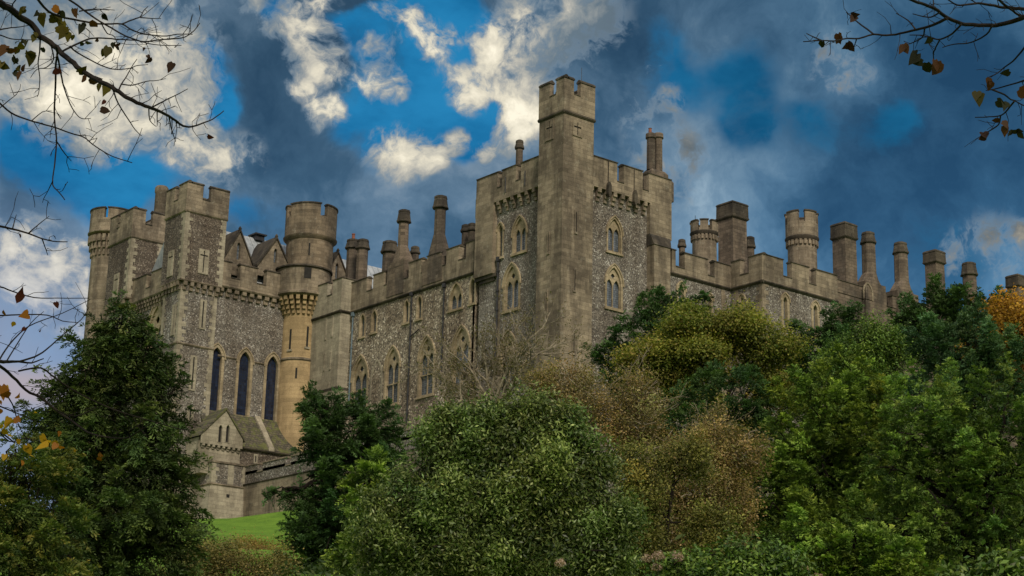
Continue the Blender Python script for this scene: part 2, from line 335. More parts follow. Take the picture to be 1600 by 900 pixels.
# ------------------------------------------------------------------ mesh builder and objects
class MB:
    def __init__(s): s.v = []; s.f = []
    def add(s, vs, fs):
        n = len(s.v); s.v += [tuple(map(float, q)) for q in vs]; s.f += [tuple(i+n for i in q) for q in fs]
    def box(s, x0, x1, y0, y1, z0, z1):
        if x0 > x1: x0, x1 = x1, x0
        if y0 > y1: y0, y1 = y1, y0
        s.add([(x0, y0, z0), (x1, y0, z0), (x1, y1, z0), (x0, y1, z0), (x0, y0, z1), (x1, y0, z1), (x1, y1, z1), (x0, y1, z1)],
              [(0, 3, 2, 1), (4, 5, 6, 7), (0, 1, 5, 4), (1, 2, 6, 5), (2, 3, 7, 6), (3, 0, 4, 7)])
    def loft(s, loops, cap=True, close=True):
        n = len(loops[0]); vs = [q for L in loops for q in L]; fs = []
        for k in range(len(loops)-1):
            for i in range(n if close else n-1):
                j = (i+1) % n; fs.append((k*n+i, k*n+j, (k+1)*n+j, (k+1)*n+i))
        if cap: fs.append(tuple(reversed(range(n)))); fs.append(tuple(range((len(loops)-1)*n, len(loops)*n)))
        s.add(vs, fs)
    def lathe(s, cx, cy, prof, n=32, rot=0.0):
        s.loft([[(cx+r*math.cos(rot+2*math.pi*i/n), cy+r*math.sin(rot+2*math.pi*i/n), z) for i in range(n)] for r, z in prof])
    def ring(s, cx, cy, r0, r1, z0, z1, a0, a1, n=8):
        L = []
        for i in range(n+1):
            a = a0+(a1-a0)*i/n; c, q = math.cos(a), math.sin(a)
            L.append([(cx+r0*c, cy+r0*q, z0), (cx+r1*c, cy+r1*q, z0), (cx+r1*c, cy+r1*q, z1), (cx+r0*c, cy+r0*q, z1)])
        s.loft(L)
    def sq(s, cx, cy, prof):
        s.loft([[(cx-a, cy-b, z), (cx+a, cy-b, z), (cx+a, cy+b, z), (cx-a, cy+b, z)] for a, b, z in prof])
    def tube(s, pts, rad, n=6):
        P = [np.array(q, float) for q in pts]; loops = []
        up = np.array([0.13, 0.21, 0.97])
        for i, q in enumerate(P):
            d = P[min(i+1, len(P)-1)]-P[max(i-1, 0)]; d /= (np.linalg.norm(d)+1e-9)
            a = np.cross(d, up); a /= (np.linalg.norm(a)+1e-9); b = np.cross(d, a)
            r = rad[i] if hasattr(rad, '__len__') else rad
            loops.append([q+r*(math.cos(2*math.pi*k/n)*a+math.sin(2*math.pi*k/n)*b) for k in range(n)])
        s.loft(loops)
    def build(s, name, mat, parent=None, smooth=False, org=None):
        me = bpy.data.meshes.new(name)
        o0 = org if org is not None else (ORG.get(parent.name, (0, 0, 0)) if parent else (0, 0, 0))
        vs = [(a-o0[0], b-o0[1], c-o0[2]) for a, b, c in s.v]
        me.from_pydata(vs, [], s.f); me.materials.append(mat)
        if smooth:
            me.polygons.foreach_set('use_smooth', [True]*len(me.polygons)); me.set_sharp_from_angle(angle=0.7)
        o = bpy.data.objects.new(name, me); COL.objects.link(o)
        if parent: o.parent = parent; ORG[o.name] = o0
        elif org is not None: o.location = org; ORG[o.name] = o0
        return o
ORG = {}
class WB(MB):
    def __init__(s): super().__init__(); s.parts = []
    def build(s, name, mat, parent=None, smooth=False, org=None):
        o = super().build(name, mat, parent, smooth, org); s.last = [m_.build('merlon', mat, parent, smooth) for m_ in s.parts]
        WB.cur = s.last; return o
class CB(MB):
    def __init__(s): super().__init__(); s.parts = []; s.sills = []
    def build(s, name, mat, parent=None, smooth=False, org=None):
        for m_, o_ in zip(s.parts, WB.cur): m_.build('coping', mat, o_, smooth)
        for m_ in s.sills: m_.build('embrasure_sill', mat, parent)
def thing(name, label, cat, loc, group=None):
    o = bpy.data.objects.new(name, None); COL.objects.link(o); o.location = loc; o.empty_display_size = 0.5
    o['label'] = label; o['category'] = cat
    if group: o['group'] = group
    ORG[o.name] = tuple(map(float, loc)); return o
def tag(o, label, cat=None, group=None):
    o['label'] = label
    if cat: o['category'] = cat
    if group: o['group'] = group
    return o

# face frames: 'P' = wall on a plane of constant x, seen from -x, u runs along y;  'Q' = wall on constant y, u runs along x
def pt(face, pl, u, z, d=0.0): return (pl+d, u, z) if face == 'P' else (u, pl+d, z)
def fbox(mb, face, pl, u0, u1, z0, z1, d0, d1):
    if face == 'P': mb.box(pl+d0, pl+d1, u0, u1, z0, z1)
    else: mb.box(u0, u1, pl+d0, pl+d1, z0, z1)
def uat(face, pl, z, px):
    n = R*FPX-(px-800)*F
    if face == 'P': return CAM[1]-(n[0]*(pl-CAM[0])+n[2]*(z-CAM[2]))/n[1]
    return CAM[0]-(n[1]*(pl-CAM[1])+n[2]*(z-CAM[2]))/n[0]
def zat(face, pl, u, py):
    n = U*FPX-(450-py)*F
    x, y = (pl, u) if face == 'P' else (u, pl)
    return CAM[2]-(n[0]*(x-CAM[0])+n[1]*(y-CAM[1]))/n[2]
def on(face, pl, x, y):
    q = onX(x, y, pl) if face == 'P' else onY(x, y, pl)
    return (q[1], q[2]) if face == 'P' else (q[0], q[2])

def panel(mb, face, pl, outer, holes=(), reveal=0.45, d=0.0):
    loops = [outer]+list(holes)
    vs = [pt(face, pl, u, z, d) for L in loops for u, z in L]
    tris = tessellate_polygon([[Vector((u, z, 0)) for u, z in L] for L in loops])
    mb.add(vs, [tuple(tr) for tr in tris])
    for L in holes:
        n = len(L)
        mb.add([pt(face, pl, u, z, d) for u, z in L]+[pt(face, pl, u, z, d+reveal) for u, z in L], [(i, (i+1) % n, n+(i+1) % n, n+i) for i in range(n)])

def block(mb, x0, x1, y0, y1, z0, z1, hP=(), hQ=()):
    """a building body; window openings are cut into its two visible faces"""
    panel(mb, 'P', x0, [(y0, z0), (y1, z0), (y1, z1), (y0, z1)], hP)
    panel(mb, 'Q', y0, [(x0, z0), (x1, z0), (x1, z1), (x0, z1)], hQ)
    mb.add([(x1, y0, z0), (x1, y1, z0), (x1, y1, z1), (x1, y0, z1), (x0, y1, z0), (x0, y1, z1), (x0, y0, z1), (x0, y0, z0)],
           [(0, 1, 2, 3), (1, 4, 5, 2), (6, 3, 2, 5), (7, 4, 1, 0)])

def arch(u, zs, w, rise, z0, off=0.0, n=7):
    """pointed arch outline, counter-clockwise from the lower left"""
    R_ = (rise*rise+(w/2)**2)/w; c = R_-w/2; Ro = R_+off; top = math.sqrt(max(Ro*Ro-c*c, 1e-6))
    a1 = math.atan2(top, c)
    pts = [(u-w/2-off, z0), (u+w/2+off, z0)]
    for i in range(n+1):
        a = a1*i/n; pts.append((u-c+Ro*math.cos(a), zs+Ro*math.sin(a)))
    for i in range(n-1, -1, -1):
        a = a1*i/n; pts.append((u+c-Ro*math.cos(a), zs+Ro*math.sin(a)))
    return pts
def strip(mb, face, pl, A, B, dA, dB, closed=True):
    n = len(A)
    mb.add([pt(face, pl, u, z, dA) for u, z in A]+[pt(face, pl, u, z, dB) for u, z in B],
           [(i, (i+1) % n, n+(i+1) % n, n+i) for i in range(n if closed else n-1)])

def window(root, face, pl, u, z0, z1, w, lights=1, fr=0.22, transom=None, oculus=False, glass='glass', trim='trim', sill=True, hood=True, depth=0.34, label=None):
    """makes the window part with its pane; returns the hole for the wall"""
    if face == 'P' or True:
        rise = w*0.95; zs = z1-rise
    inner = arch(u, zs, w, rise, z0); mid = arch(u, zs, w, rise, z0-fr*0.3, fr*0.5); outer = arch(u, zs, w, rise, z0-fr*0.6, fr)
    mb = MB(); pr = 0.045
    strip(mb, face, pl, outer, inner, -pr, -pr); strip(mb, face, pl, outer, outer, -pr, 0.03); strip(mb, face, pl, inner, inner, -pr, depth+0.02)
    strip(mb, face, pl, mid, inner, depth, depth)
    if hood:
        ho = arch(u, zs, w, rise, zs, fr+0.11)[1:]; hi = arch(u, zs, w, rise, zs, fr-0.01)[1:]
        for A, B, a, b in ((ho, hi, -0.13, -0.13), (ho, ho, -0.13, 0.0), (hi, hi, -0.13, -0.03)): strip(mb, face, pl, A, B, a, b, False)
    if sill: fbox(mb, face, pl, u-w/2-fr-0.08, u+w/2+fr+0.08, z0-fr*0.6-0.16, z0-fr*0.6+0.02, -0.14, 0.05)
    if lights == 2:
        lw = w/2-0.035; lr = lw*0.95; lt = zs+rise*(0.30 if oculus else 0.42)
        holes = [arch(u+sg*(w/4+0.005), lt-lr, lw-0.03, lr, z0+0.03, 0, 5) for sg in (-1, 1)]
        if oculus:
            rr = w*0.145; cz = zs+rise*0.52
            holes.append([(u+rr*math.cos(q*math.pi/4)*(1.0 if q % 2 == 0 else 0.8), cz+rr*math.sin(q*math.pi/4)*(1.0 if q % 2 == 0 else 0.8)) for q in range(8)])
        outl = arch(u, zs, w, rise, z0, -0.004)
        panel(mb, face, pl, outl, holes, 0.12, 0.13)
        if transom: fbox(mb, face, pl, u-w/2+0.01, u+w/2-0.01, z0+transom*(z1-z0)-0.06, z0+transom*(z1-z0)+0.06, 0.11, 0.24)
    o = mb.build('window', M[trim], root)
    if label: o['label'] = label
    pb = MB(); a = arch(u, zs, w, rise, z0, 0.02)
    panel(pb, face, pl, a, (), 0, depth-0.012); pb.build('pane', M[glass], o)
    return mid

def wpx(face, pl, x0, x1, y0, y1):
    """size of an upright window from the extent of its picture: (u, z0, z1, w)"""
    ym = (y0+y1)/2; xm = (x0+x1)/2
    u, z = on(face, pl, xm, ym); zt = zat(face, pl, u, y0); zb = zat(face, pl, u, y1)
    P0 = np.array(pt(face, pl, u, zb)); P1 = np.array(pt(face, pl, u, zt))
    lean = abs(proj(P1)[0]-proj(P0)[0])
    s = abs(on(face, pl, x1, ym)[0]-on(face, pl, x0, ym)[0])/(x1-x0)
    return u, zb, zt, max((x1-x0-lean*0.35)*s, 0.3)
def proj(P):
    d = np.array(P, float)-CAM; k = d @ F; return 800+FPX*(d @ R)/k, 450-FPX*(d @ U)/k

def slit(root, face, pl, x, y0, y1, w=0.14, cross=None, stone=0.28, mat='pale'):
    u, z = on(face, pl, x, (y0+y1)/2); zt = zat(face, pl, u, y0); zb = zat(face, pl, u, y1)
    if cross:
        zc = zb+(zt-zb)*cross; a = w/2; L = 0.42; b = 0.07
        hole = [(u-a, zb), (u+a, zb), (u+a, zc-b), (u+L, zc-b), (u+L, zc+b), (u+a, zc+b), (u+a, zt), (u-a, zt), (u-a, zc+b), (u-L, zc+b), (u-L, zc-b), (u-a, zc-b)]
        ou = L+0.14
    else:
        hole = [(u-w/2, zb), (u+w/2, zb), (u+w/2, zt), (u-w/2, zt)]; ou = w/2+stone
    mb = MB(); outer = [(u-ou, zb-0.15), (u+ou, zb-0.15), (u+ou, zt+0.15), (u-ou, zt+0.15)]
    panel(mb, face, pl, outer, [hole], 0.075, -0.08); strip(mb, face, pl, outer, outer, -0.08, 0.02)
    o = mb.build('arrow_slit', M[mat], root)
    pb = MB(); fbox(pb, face, pl, u-ou+0.05, u+ou-0.05, zb-0.1, zt+0.1, -0.012, -0.006); pb.build('slit_shade', M['dark'], o)  # dark sheet on the solid wall stands in for shade inside the slit

def jit(a): return random.uniform(-a, a)
def parapet(wb, cb, face, pl, u0, u1, zb, zt, emb=(), drop=1.0, th=0.5, ov=0.09, ch=0.2, slot=True):
    """crenellated parapet: wall into wb, coping stones into cb; emb = list of (ua, ub)"""
    emb = [tuple(sorted(e)) for e in emb]; emb = [(a-0.15, b+0.15) for a, b in emb]; emb.sort(); ov = min(ov, 0.07); drop *= 1.42
    fbox(wb, face, pl, u0, u1, zb, zt-drop, 0, th)
    cur = u0; spans = []
    for a, b in emb:
        if a > cur+0.02: spans.append((cur, a))
        cur = b
        sm = MB(); sm.loft([[pt(face, pl, uu, z, d) for d, z in ((-ov*0.7, zt-drop), (th, zt-drop), (th, zt-drop+min(0.22, drop*0.2)), (0.02, zt-drop+0.12), (-ov*0.7, zt-drop+0.08))] for uu in (a+0.004, b-0.004)]); cb.sills.append(sm)
    if cur < u1-0.02: spans.append((cur, u1))
    for a, b in spans:
        wm = MB(); fbox(wm, face, pl, a, b, zt-drop+0.001, zt-ch, 0, th); wb.parts.append(wm); cm = MB()
        la = a-ov if (a > u0+0.01) else a; lb = b+ov if b < u1-0.01 else b
        if a <= u0+0.01: la = a-ov
        prof = [(-ov, zt-ch), (th+ov, zt-ch), (th+ov, zt-ch*0.6), (th*0.62, zt), (th*0.3, zt), (-ov, zt-ch*0.6)]
        cm.loft([[pt(face, pl, uu, z, d) for d, z in prof] for uu in (la, lb)]); cb.parts.append(cm)

def corbels(root, mat, face, pl, u0, u1, zt, n, w=0.28, proud=0.4, steps=3, h=0.75):
    for i in range(n):
        u = u0+(u1-u0)*(i+0.5)/n; mb = MB()
        for k in range(steps):
            fbox(mb, face, pl, u-w/2+0.004*k, u+w/2-0.004*k, zt-h*(k+1)/steps, zt-h*k/steps, -proud*(steps-k)/steps, 0.02)
        mb.build('corbel', M[mat], root)

def string(mb, face, pl, u0, u1, z, h=0.2, pr=0.12):
    prof = [(0.02, z-h*0.5), (-pr*0.35, z-h*0.5), (-pr, z-h*0.05), (-pr, z+h*0.2), (0.02, z+h*0.5)]
    mb.loft([[pt(face, pl, uu, zz, d) for d, zz in prof] for uu in (u0, u1)])

def quoins(root, mat, X0, Y0, z0, z1, faces='PQ', sx=1, sy=1, h=0.42):
    """alternating corner stones at the corner (X0,Y0); sx,sy = direction the walls run from the corner"""
    z = z0; k = 0; mb = MB()
    while z < z1-0.1:
        hh = min(h*random.uniform(0.8, 1.15), z1-z); a = 0.72 if k % 2 else 0.42; b = 0.42 if k % 2 else 0.72
        a *= random.uniform(0.85, 1.2); b *= random.uniform(0.85, 1.2); e = 0.028
        if 'P' in faces: mb.box(X0-e*sx, X0+0.04*sx, Y0-(e*sy if 'Q' in faces else 0), Y0+b*sy, z, z+hh)
        if 'Q' in faces: mb.box(X0+0.042*sx if 'P' in faces else X0, X0+a*sx, Y0-e*sy, Y0+0.04*sy, z, z+hh)
        z += hh; k += 1
    mb.build('quoins', M[mat], root)

def chimney(root, cx, cy, w, z0, z1, kind='sq', capf=0.16, caph=1.2, shoulder=None, pot=0, mat='chim', cope='cope'):
    """z1 = top of cap. shoulder = (half width x, half width y, z of its top, z where the shaft starts)"""
    mb = MB(); h = w/2
    zc = z1-caph
    if shoulder:
        ax, ay, zs0, zs1 = shoulder
        mb.sq(cx, cy, [(ax, ay, z0), (ax, ay, zs0)])
        if kind == 'sq': mb.sq(cx, cy, [(ax, ay, zs0), (h, h, zs1)])
        else:
            n = 8; L0 = []; L1 = []
            for i in range(n):
                a = math.pi/8+i*math.pi/4; c, s_ = math.cos(a), math.sin(a); m = max(abs(c), abs(s_))
                L0.append((cx+ax*c/m, cy+ay*s_/m, zs0)); L1.append((cx+h/0.924*c, cy+h/0.924*s_, zs1))
            mb.loft([L0, L1])
        sz = zs1
    else: sz = z0
    zmid = zc-0.02
    if kind == 'sq': mb.sq(cx, cy, [(h, h, sz), (h*0.97, h*0.97, zmid)])
    else: mb.lathe(cx, cy, [(h/0.924, sz), (h*0.96/0.924, zmid)], 8 if kind == 'oct' else 20, math.pi/8)
    o = mb.build('chimney', M[mat], root)
    c = MB(); g = 1+capf*2
    prof = [(h*1.0, zc-0.05), (h*g, zc+0.10), (h*g*1.02, zc+0.22), (h*g*0.97, zc+0.26), (h*g*0.95, z1-0.30), (h*g*1.0, z1-0.26), (h*g*0.94, z1-0.10), (h*g*0.78, z1)]
    if kind != 'sq': prof = [(h*0.98, zc-0.05), (h*g*1.08, zc+0.04), (h*g*1.08, zc+0.18), (h*g*1.0, zc+0.24), (h*g*0.84, z1-0.34), (h*g*0.89, z1-0.30), (h*g*0.84, z1-0.10), (h*0.62, z1)]
    if kind == 'sq': c.sq(cx, cy, [(r, r, z) for r, z in prof])
    else: c.lathe(cx, cy, [(r/0.924, z) for r, z in prof], 8 if kind == 'oct' else 20, math.pi/8)
    c.build('cap', M[cope if cope else mat], o)
    for k in range(pot):
        p = MB(); p.lathe(cx+0.3*k, cy, [(0.17, z1-0.1), (0.15, z1+0.5), (0.19, z1+0.52), (0.19, z1+0.6)], 12); p.build('chimney_pot', M['pot'], o)
    return o

def spot(face, pl, x, y):   # point on a plane, as x,y,z
    q = onX(x, y, pl) if face == 'P' else onY(x, y, pl); return q

def terrain_z(x, y):
    d = np.hypot(x, y); a = np.arctan2(y, x)
    t_ = np.clip((d-14)/146.0, 0, 1)
    lat = -x*math.sin(HEAD)+y*math.cos(HEAD)            # metres to the left of the view
    top = 23.2+np.clip(-(lat-20)*0.08, 0, 5.0)
    front = (x*math.cos(HEAD)+y*math.sin(HEAD)) > 0
    h = np.where(front, top*(t_**1.08), 0.0)
    back = np.clip((d-230)/300.0, 0, 1)
    h = h*(1-back*back*(3-2*back))
    h = h+1.9*np.exp(-(((x-85.0)/6.5)**2+((y-128)/11.0)**2))
    return h + 0.25*np.sin(x*0.21+1.3)*np.cos(y*0.17)*np.clip((d-10)/20, 0, 1)
# ------------------------------------------------------------------ ground
def ground():
    # polar sheet: fine near the camera, coarse out to the horizon
    rs = [0]+[float(v) for v in np.geomspace(4, 230, 70)]+[float(v) for v in np.geomspace(250, 6000, 25)]
    na = 180; vs = []; fs = []
    for r_ in rs:
        for i in range(na):
            a = 2*math.pi*i/na; x, y = r_*math.cos(a), r_*math.sin(a); vs.append((x, y, float(terrain_z(x, y))))
    for k in range(len(rs)-1):
        for i in range(na):
            j = (i+1) % na; fs.append((k*na+i, (k+1)*na+i, (k+1)*na+j, k*na+j))
    mb = MB(); mb.add(vs, fs)
    m, t, b, out = new_mat('grass_ground')
    n = t.noise(pos(t), 0.5, 6, 0.7); n2 = t.noise(pos(t), 7.0, 4, 0.7)
    c = t.mix(t.ss(n, 0.35, 0.65), (0.085, 0.17, 0.018), (0.13, 0.235, 0.025))
    c = t.mix(1.0, c, t.lin(n2, 0.3, 0.7, 0.7, 1.25), 'MULTIPLY')
    t.l.new(c, b.inputs['Base Color']); b.inputs['Roughness'].default_value = 0.9; b.inputs['Specular IOR Level'].default_value = 0.15
    bump(t, b, n2, 0.7, 0.1)
    o = mb.build('ground', m, None, True); o['kind'] = 'structure'
ground()

# ------------------------------------------------------------------ main planes of the castle
XK, YK = 91.37, 106.07            # corner of the great tower's turret
XR, YQ = 92.57, 107.27            # flint faces of the great tower and of the wings
ZC = 45.44                        # cornice of the wings
YE = 139.6                        # left end of the residential wing
XT, YT, YC = 76.93, 146.2, 147.0  # chapel tower corner and chapel side wall
YB = 103.34; XB = 113.31          # projecting block on the right
LOW = 14.0

def embs(face, pl, z, prs): return [tuple(sorted((float(uat(face, pl, z, a)), float(uat(face, pl, z, b))))) for a, b in prs]

# ---------- residential wing (long wall left of the great tower)
W = thing('castle_wing', 'long flint wing with tall chimneys between the great square keep and the chapel', 'castle wing', (XR, 130, LOW))
holes = []
def win(face, pl, x0, x1, y0, y1, root=None, fr=0.22, **k):
    u, z0, z1, w = wpx(face, pl, x0, x1, y0, y1)
    return window(root, face, pl, u, z0+fr*0.6, z1-fr, max(w-2*fr, 0.28), fr=fr, **k)
for x0, x1, y0, y1 in ((549, 576, 556, 640), (600, 625.5, 541.5, 633), (653, 680, 525.5, 619), (706, 735, 509, 604), (756, 762, 490, 491)):
    if x1-x0 < 10: continue
    holes.append(win('P', XR, x0, x1, y0, y1, W, 0.24, lights=2, oculus=True, transom=0.36, glass='glass'))
for x0, x1, y0, y1 in ((561, 571.5, 489, 527), (579.5, 590, 483, 520), (630, 640.5, 467, 505), (650, 660.5, 460.5, 499), (733, 744, 433, 475)):
    holes.append(win('P', XR, x0, x1, y0, y1, W, 0.17, hood=False))
holes.append(win('P', XR, 701, 724, 440, 484, W, 0.17, lights=2, hood=False))
mb = MB(); yk = 119.6
block(mb, XR, XR+16, yk, YE, LOW, ZC+0.2, holes); mb.build('wall', M['rubble'], W)
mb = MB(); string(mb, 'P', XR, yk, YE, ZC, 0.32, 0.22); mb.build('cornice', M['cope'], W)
zt = float(zat('P', XR-0.1, uat('P', XR-0.1, 47.5, 590), 428)); zt = 47.95
wb, cb = WB(), CB()
ztr = float(on('P', XR-0.1, 743, 372)[1])
e = embs('P', XR-0.12, ztr-0.5, [(575, 582), (602, 609.5), (631, 637.5), (660, 666), (689, 696), (718.5, 727)])
parapet(wb, cb, 'P', XR-0.12, yk, YE, ZC+0.12, ztr, e, 1.15, 0.6)
wb.build('parapet', M['ashlar'], W); cb.build('coping', M['cope'], W)
rf = MB(); rz = ZC+4.2
rf.loft([[(XR+1.6, y, ZC+0.25), (XR+6, y, rz), (XR+10.4, y, ZC+0.25)] for y in (yk+1, YE+1)]); rf.build('roof', M['lead'], W)
# blocked arch
u, z0, z1, w = wpx('P', XR, 578, 598, 561, 640)
mb = MB(); A = arch(u, z1-w, w-0.4, w*0.9, z0, 0.2); B = arch(u, z1-w, w-0.4, w*0.9, z0, 0)
strip(mb, 'P', XR, A, B, -0.035, -0.035); strip(mb, 'P', XR, A, A, -0.035, 0.02); strip(mb, 'P', XR, B, B, -0.035, 0.02); mb.build('blocked_arch', M['pale'], W)
def pipe(root, face, pl, x, y0, y1, mat='iron', off=-0.12, r=0.075, name='drainpipe'):
    u, z = on(face, pl, x, (y0+y1)/2); zt_ = zat(face, pl, u, y0); zb_ = zat(face, pl, u, y1)
    m_ = MB(); q = lambda z: pt(face, pl, u, z, off)
    m_.tube([q(zb_), q(zt_)], r, 8)
    z = zb_+0.8
    while z < zt_-0.3: m_.tube([q(z-0.06), q(z+0.06)], r*1.6, 8); z += 1.8
    fbox(m_, face, pl, u-0.17, u+0.17, zt_-0.05, zt_+0.35, off-0.16, 0.03)
    return m_.build(name, M[mat], root)
pipe(W, 'P', XR, 549.5, 494, 640, 'ironblue'); pipe(W, 'P', XR, 641, 462, 660); pipe(W, 'P', XR, 693, 449, 600)
mb = MB(); a = onX(641, 526, XR-0.12); b = onX(655, 514, XR-0.12); mb.tube([a, b], 0.06, 6); mb.build('drainpipe', M['iron'], W)
# chimneys standing in the parapet
def wallchim(root, xc, wpix, ytop, ysh, yshb, x0, x1, caph, capf=0.16, face='P', pl=XR-0.18, kind='oct', zb=ZC+0.3, ay=None):
    u = float(on(face, pl, xc, ysh)[0]); uL = float(on(face, pl, x0, yshb)[0]); uR = float(on(face, pl, x1, yshb)[0])
    hw = abs(uL-uR)/2
    d = 0.75
    u, z1 = on(face, pl+d, xc, ytop); u, z1 = float(u), float(z1)
    P0 = pt(face, pl, u, 0, d); zs1 = float(zat(face, pl+d, u, ysh)); zs0 = float(zat(face, pl, u, yshb))
    w = wpix/pxm((P0[0], P0[1], z1))
    ax, ay = (d, hw) if face == 'P' else (hw, d)
    return chimney(root, P0[0], P0[1], w, zb, z1, kind, capf, caph, (ax, ay, zs0, zs1))
wallchim(W, 632, 15.5, 328, 385, 408, 617, 643, 1.35)
wallchim(W, 689, 17.0, 306, 366, 404, 669, 700, 1.35)
def freechim(root, face, pl, x0, x1, ytop, kind='sq', caph=1.0, capf=0.12, zb=ZC+0.2, pot=0, shoulder=None, mat='chim'):
    """chimney standing back from the wall on the plane pl; x0..x1 = shaft in the picture"""
    xm = (x0+x1)/2; u, z1 = on(face, pl, xm, ytop); P0 = pt(face, pl, float(u), float(z1))
    k = 1.407 if kind == 'sq' else 1.0
    w = (x1-x0)/pxm(P0)/k
    return chimney(root, P0[0], P0[1], w, zb, float(z1), kind, capf, caph, shoulder, pot, mat)
freechim(W, 'P', XR+2.6, 543, 561, 374, 'oct', 1.1, 0.1, pot=1)
freechim(W, 'P', XR+2.2, 559, 576, 374, 'oct', 1.1, 0.1)
freechim(W, 'P', XR+2.4, 599, 620, 377, 'oct', 1.3, 0.1)
freechim(W, 'P', XR+3.0, 643, 655, 385, 'oct', 0.8, 0.12)
freechim(W, 'P', XR+3.0, 722, 734, 351, 'oct', 0.8, 0.12)
freechim(W, 'P', XR+2.5, 732, 744.5, 349, 'oct', 0.8, 0.12)

# ---------- stair block between wing and chapel
S = thing('wall_tower', 'narrow pale stone buttress tower between the round stair turret and the flint wing', 'tower', (XK, YE+2, LOW))
XP = XR-1.2
mb = MB(); mb.box(XP, XR+3, YE, YC+1.0, LOW, ZC+0.1); mb.build('wall', M['pale'], S)
mb = MB(); string(mb, 'P', XP, YE-0.15, YC, ZC, 0.3, 0.2); string(mb, 'Q', YE, XP-0.15, XR, ZC, 0.3, 0.2)
mb.build('cornice', M['cope'], S); mb = MB(); zl = float(on('P', XP, 531, 603)[1]); mb.box(XP-0.18, XR, YE-0.18, YC-2, zl-0.2, zl); mb.build('ledge', M['cope'], S)
mb = MB(); mb.box(XP-0.12, XR, YE-0.12, YC-2, LOW, zl-0.2); mb.build('plinth', M['pale'], S)
wb, cb = WB(), CB(); zs = float(on('P', XP, 531, 433)[1])
parapet(wb, cb, 'P', XP-0.1, YE-0.1, YC+0.5, ZC+0.13, zs, embs('P', XP-0.1, zs-0.6, [(513, 519)]), 1.15, 0.5)
parapet(wb, cb, 'Q', YE-0.1, XP+0.4, XR+0.9, ZC+0.13, zs-0.002, [], 1.15, 0.5)
wb.build('parapet', M['pale'], S); cb.build('coping', M['cope'], S)
for x, y0, y1 in ((509.6, 500, 529), (520, 495, 524), (507, 554, 577), (516.5, 551, 575), (513.5, 600, 618)): slit(S, 'P', XP, x, y0, y1, 0.13, None, 0.03)

# ---------- great tower
K = thing('great_tower', 'tall square flint keep with slender corner turret and two storeys of paired windows', 'castle tower', (XK, YK, LOW))
z = lambda x, y, face, pl: float(on(face, pl, x, y)[1])
zmP = z(838, 243, 'P', XR-0.45); zmQ = z(966, 252, 'Q', YQ-0.45)
zmach = z(838, 292, 'P', XR-0.45); ZT = (zmP+zmQ)/2
XE = float(on('Q', YQ, 1044, 340)[0]); YN = float(on('P', XR-0.4, 745, 300)[0])
hP, hQ = [], []
hP.append(win('P', XR, 776.5, 787.5, 349, 403, K, 0.18)); hP.append(win('P', XR, 800.5, 824, 338, 395, K, 0.2, lights=2))
hP.append(win('P', XR, 786, 813.5, 412, 485, K, 0.25, lights=2, oculus=True)); hP.append(win('P', XR, 780, 808, 518, 600, K, 0.26, lights=2, oculus=True, transom=0.36))
hQ.append(win('Q', YQ, 947.5, 972, 339, 395, K, 0.18, lights=2)); hQ.append(win('Q', YQ, 945, 973, 414, 483, K, 0.22, lights=2, oculus=True))
mb = MB(); block(mb, XR, XE-0.3, YQ, YN-0.3, LOW, ZT-1.6, hP, hQ); mb.build('wall', M['flint'], K)
# turret
zt_ = z(879, 117, 'P', XK); zb_ = z(878, 175, 'P', XK)
tx1 = float(on('Q', YK, 926.5, 330)[0]); ty1 = float(on('P', XK, 840, 330)[0])
mb = MB(); mb.box(XK, tx1, YK, ty1, LOW, zb_); tur = mb.build('corner_turret', M['ashlar'], K)
mb = MB(); string(mb, 'P', XK, YK-0.12, ty1+0.1, zb_, 0.3, 0.16); string(mb, 'Q', YK, XK-0.12, tx1+0.1, zb_, 0.3, 0.16)
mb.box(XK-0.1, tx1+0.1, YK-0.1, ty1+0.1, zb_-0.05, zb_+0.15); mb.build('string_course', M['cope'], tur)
wb, cb = WB(), CB(); a = 0.06; th = 0.45
q1 = embs('P', XK-a, zt_-0.5, [(861, 867.5)]); q2 = embs('Q', YK-a, zt_-0.5, [(899, 905.5)])
parapet(wb, cb, 'P', XK-a, YK-a, ty1+a, zb_+0.15, zt_, q1, 1.15, th, 0.1, 0.32)
parapet(wb, cb, 'Q', YK-a, XK-a+th+0.002, tx1+a, zb_+0.15, zt_-0.003, q2, 1.15, th, 0.1, 0.32)
parapet(wb, cb, 'P', tx1+a-th, YK-a+th+0.002, ty1+a, zb_+0.15, zt_-0.006, [(YK+1.2, YK+1.8)], 1.15, th, 0.06, 0.32)
parapet(wb, cb, 'Q', ty1+a-th, XK-a+th+0.004, tx1+a-th-0.004, zb_+0.15, zt_-0.009, [(XK+1.2, XK+1.8)], 1.15, th, 0.06, 0.32)
wb.build('parapet', M['ashlar'], tur); cb.build('coping', M['cope'], tur)
fp = MB(); p0 = onY(908.5, 140, YK+1.5); fp.tube([(p0[0], YK+1.5, zt_-1), (p0[0], YK+1.5, z(909, 106, 'Q', YK+1.5))], 0.022, 6); fp.build('flagpole', M['iron'], K)
slit(K, 'P', XK, 859, 190, 217, 0.12, 0.62, mat='ashlar'); slit(K, 'Q', YK, 902, 192, 211, 0.12, 0.62, mat='ashlar')
for f_, pl_, x, y0, y1 in (('P', XK, 857, 365, 395), ('P', XK, 854, 457, 487), ('Q', YK, 899.7, 332, 363), ('Q', YK, 897.5, 423, 454), ('Q', YK, 896, 521, 552)): slit(K, f_, pl_, x, y0, y1, 0.13, None, 0.1, 'ashlar')
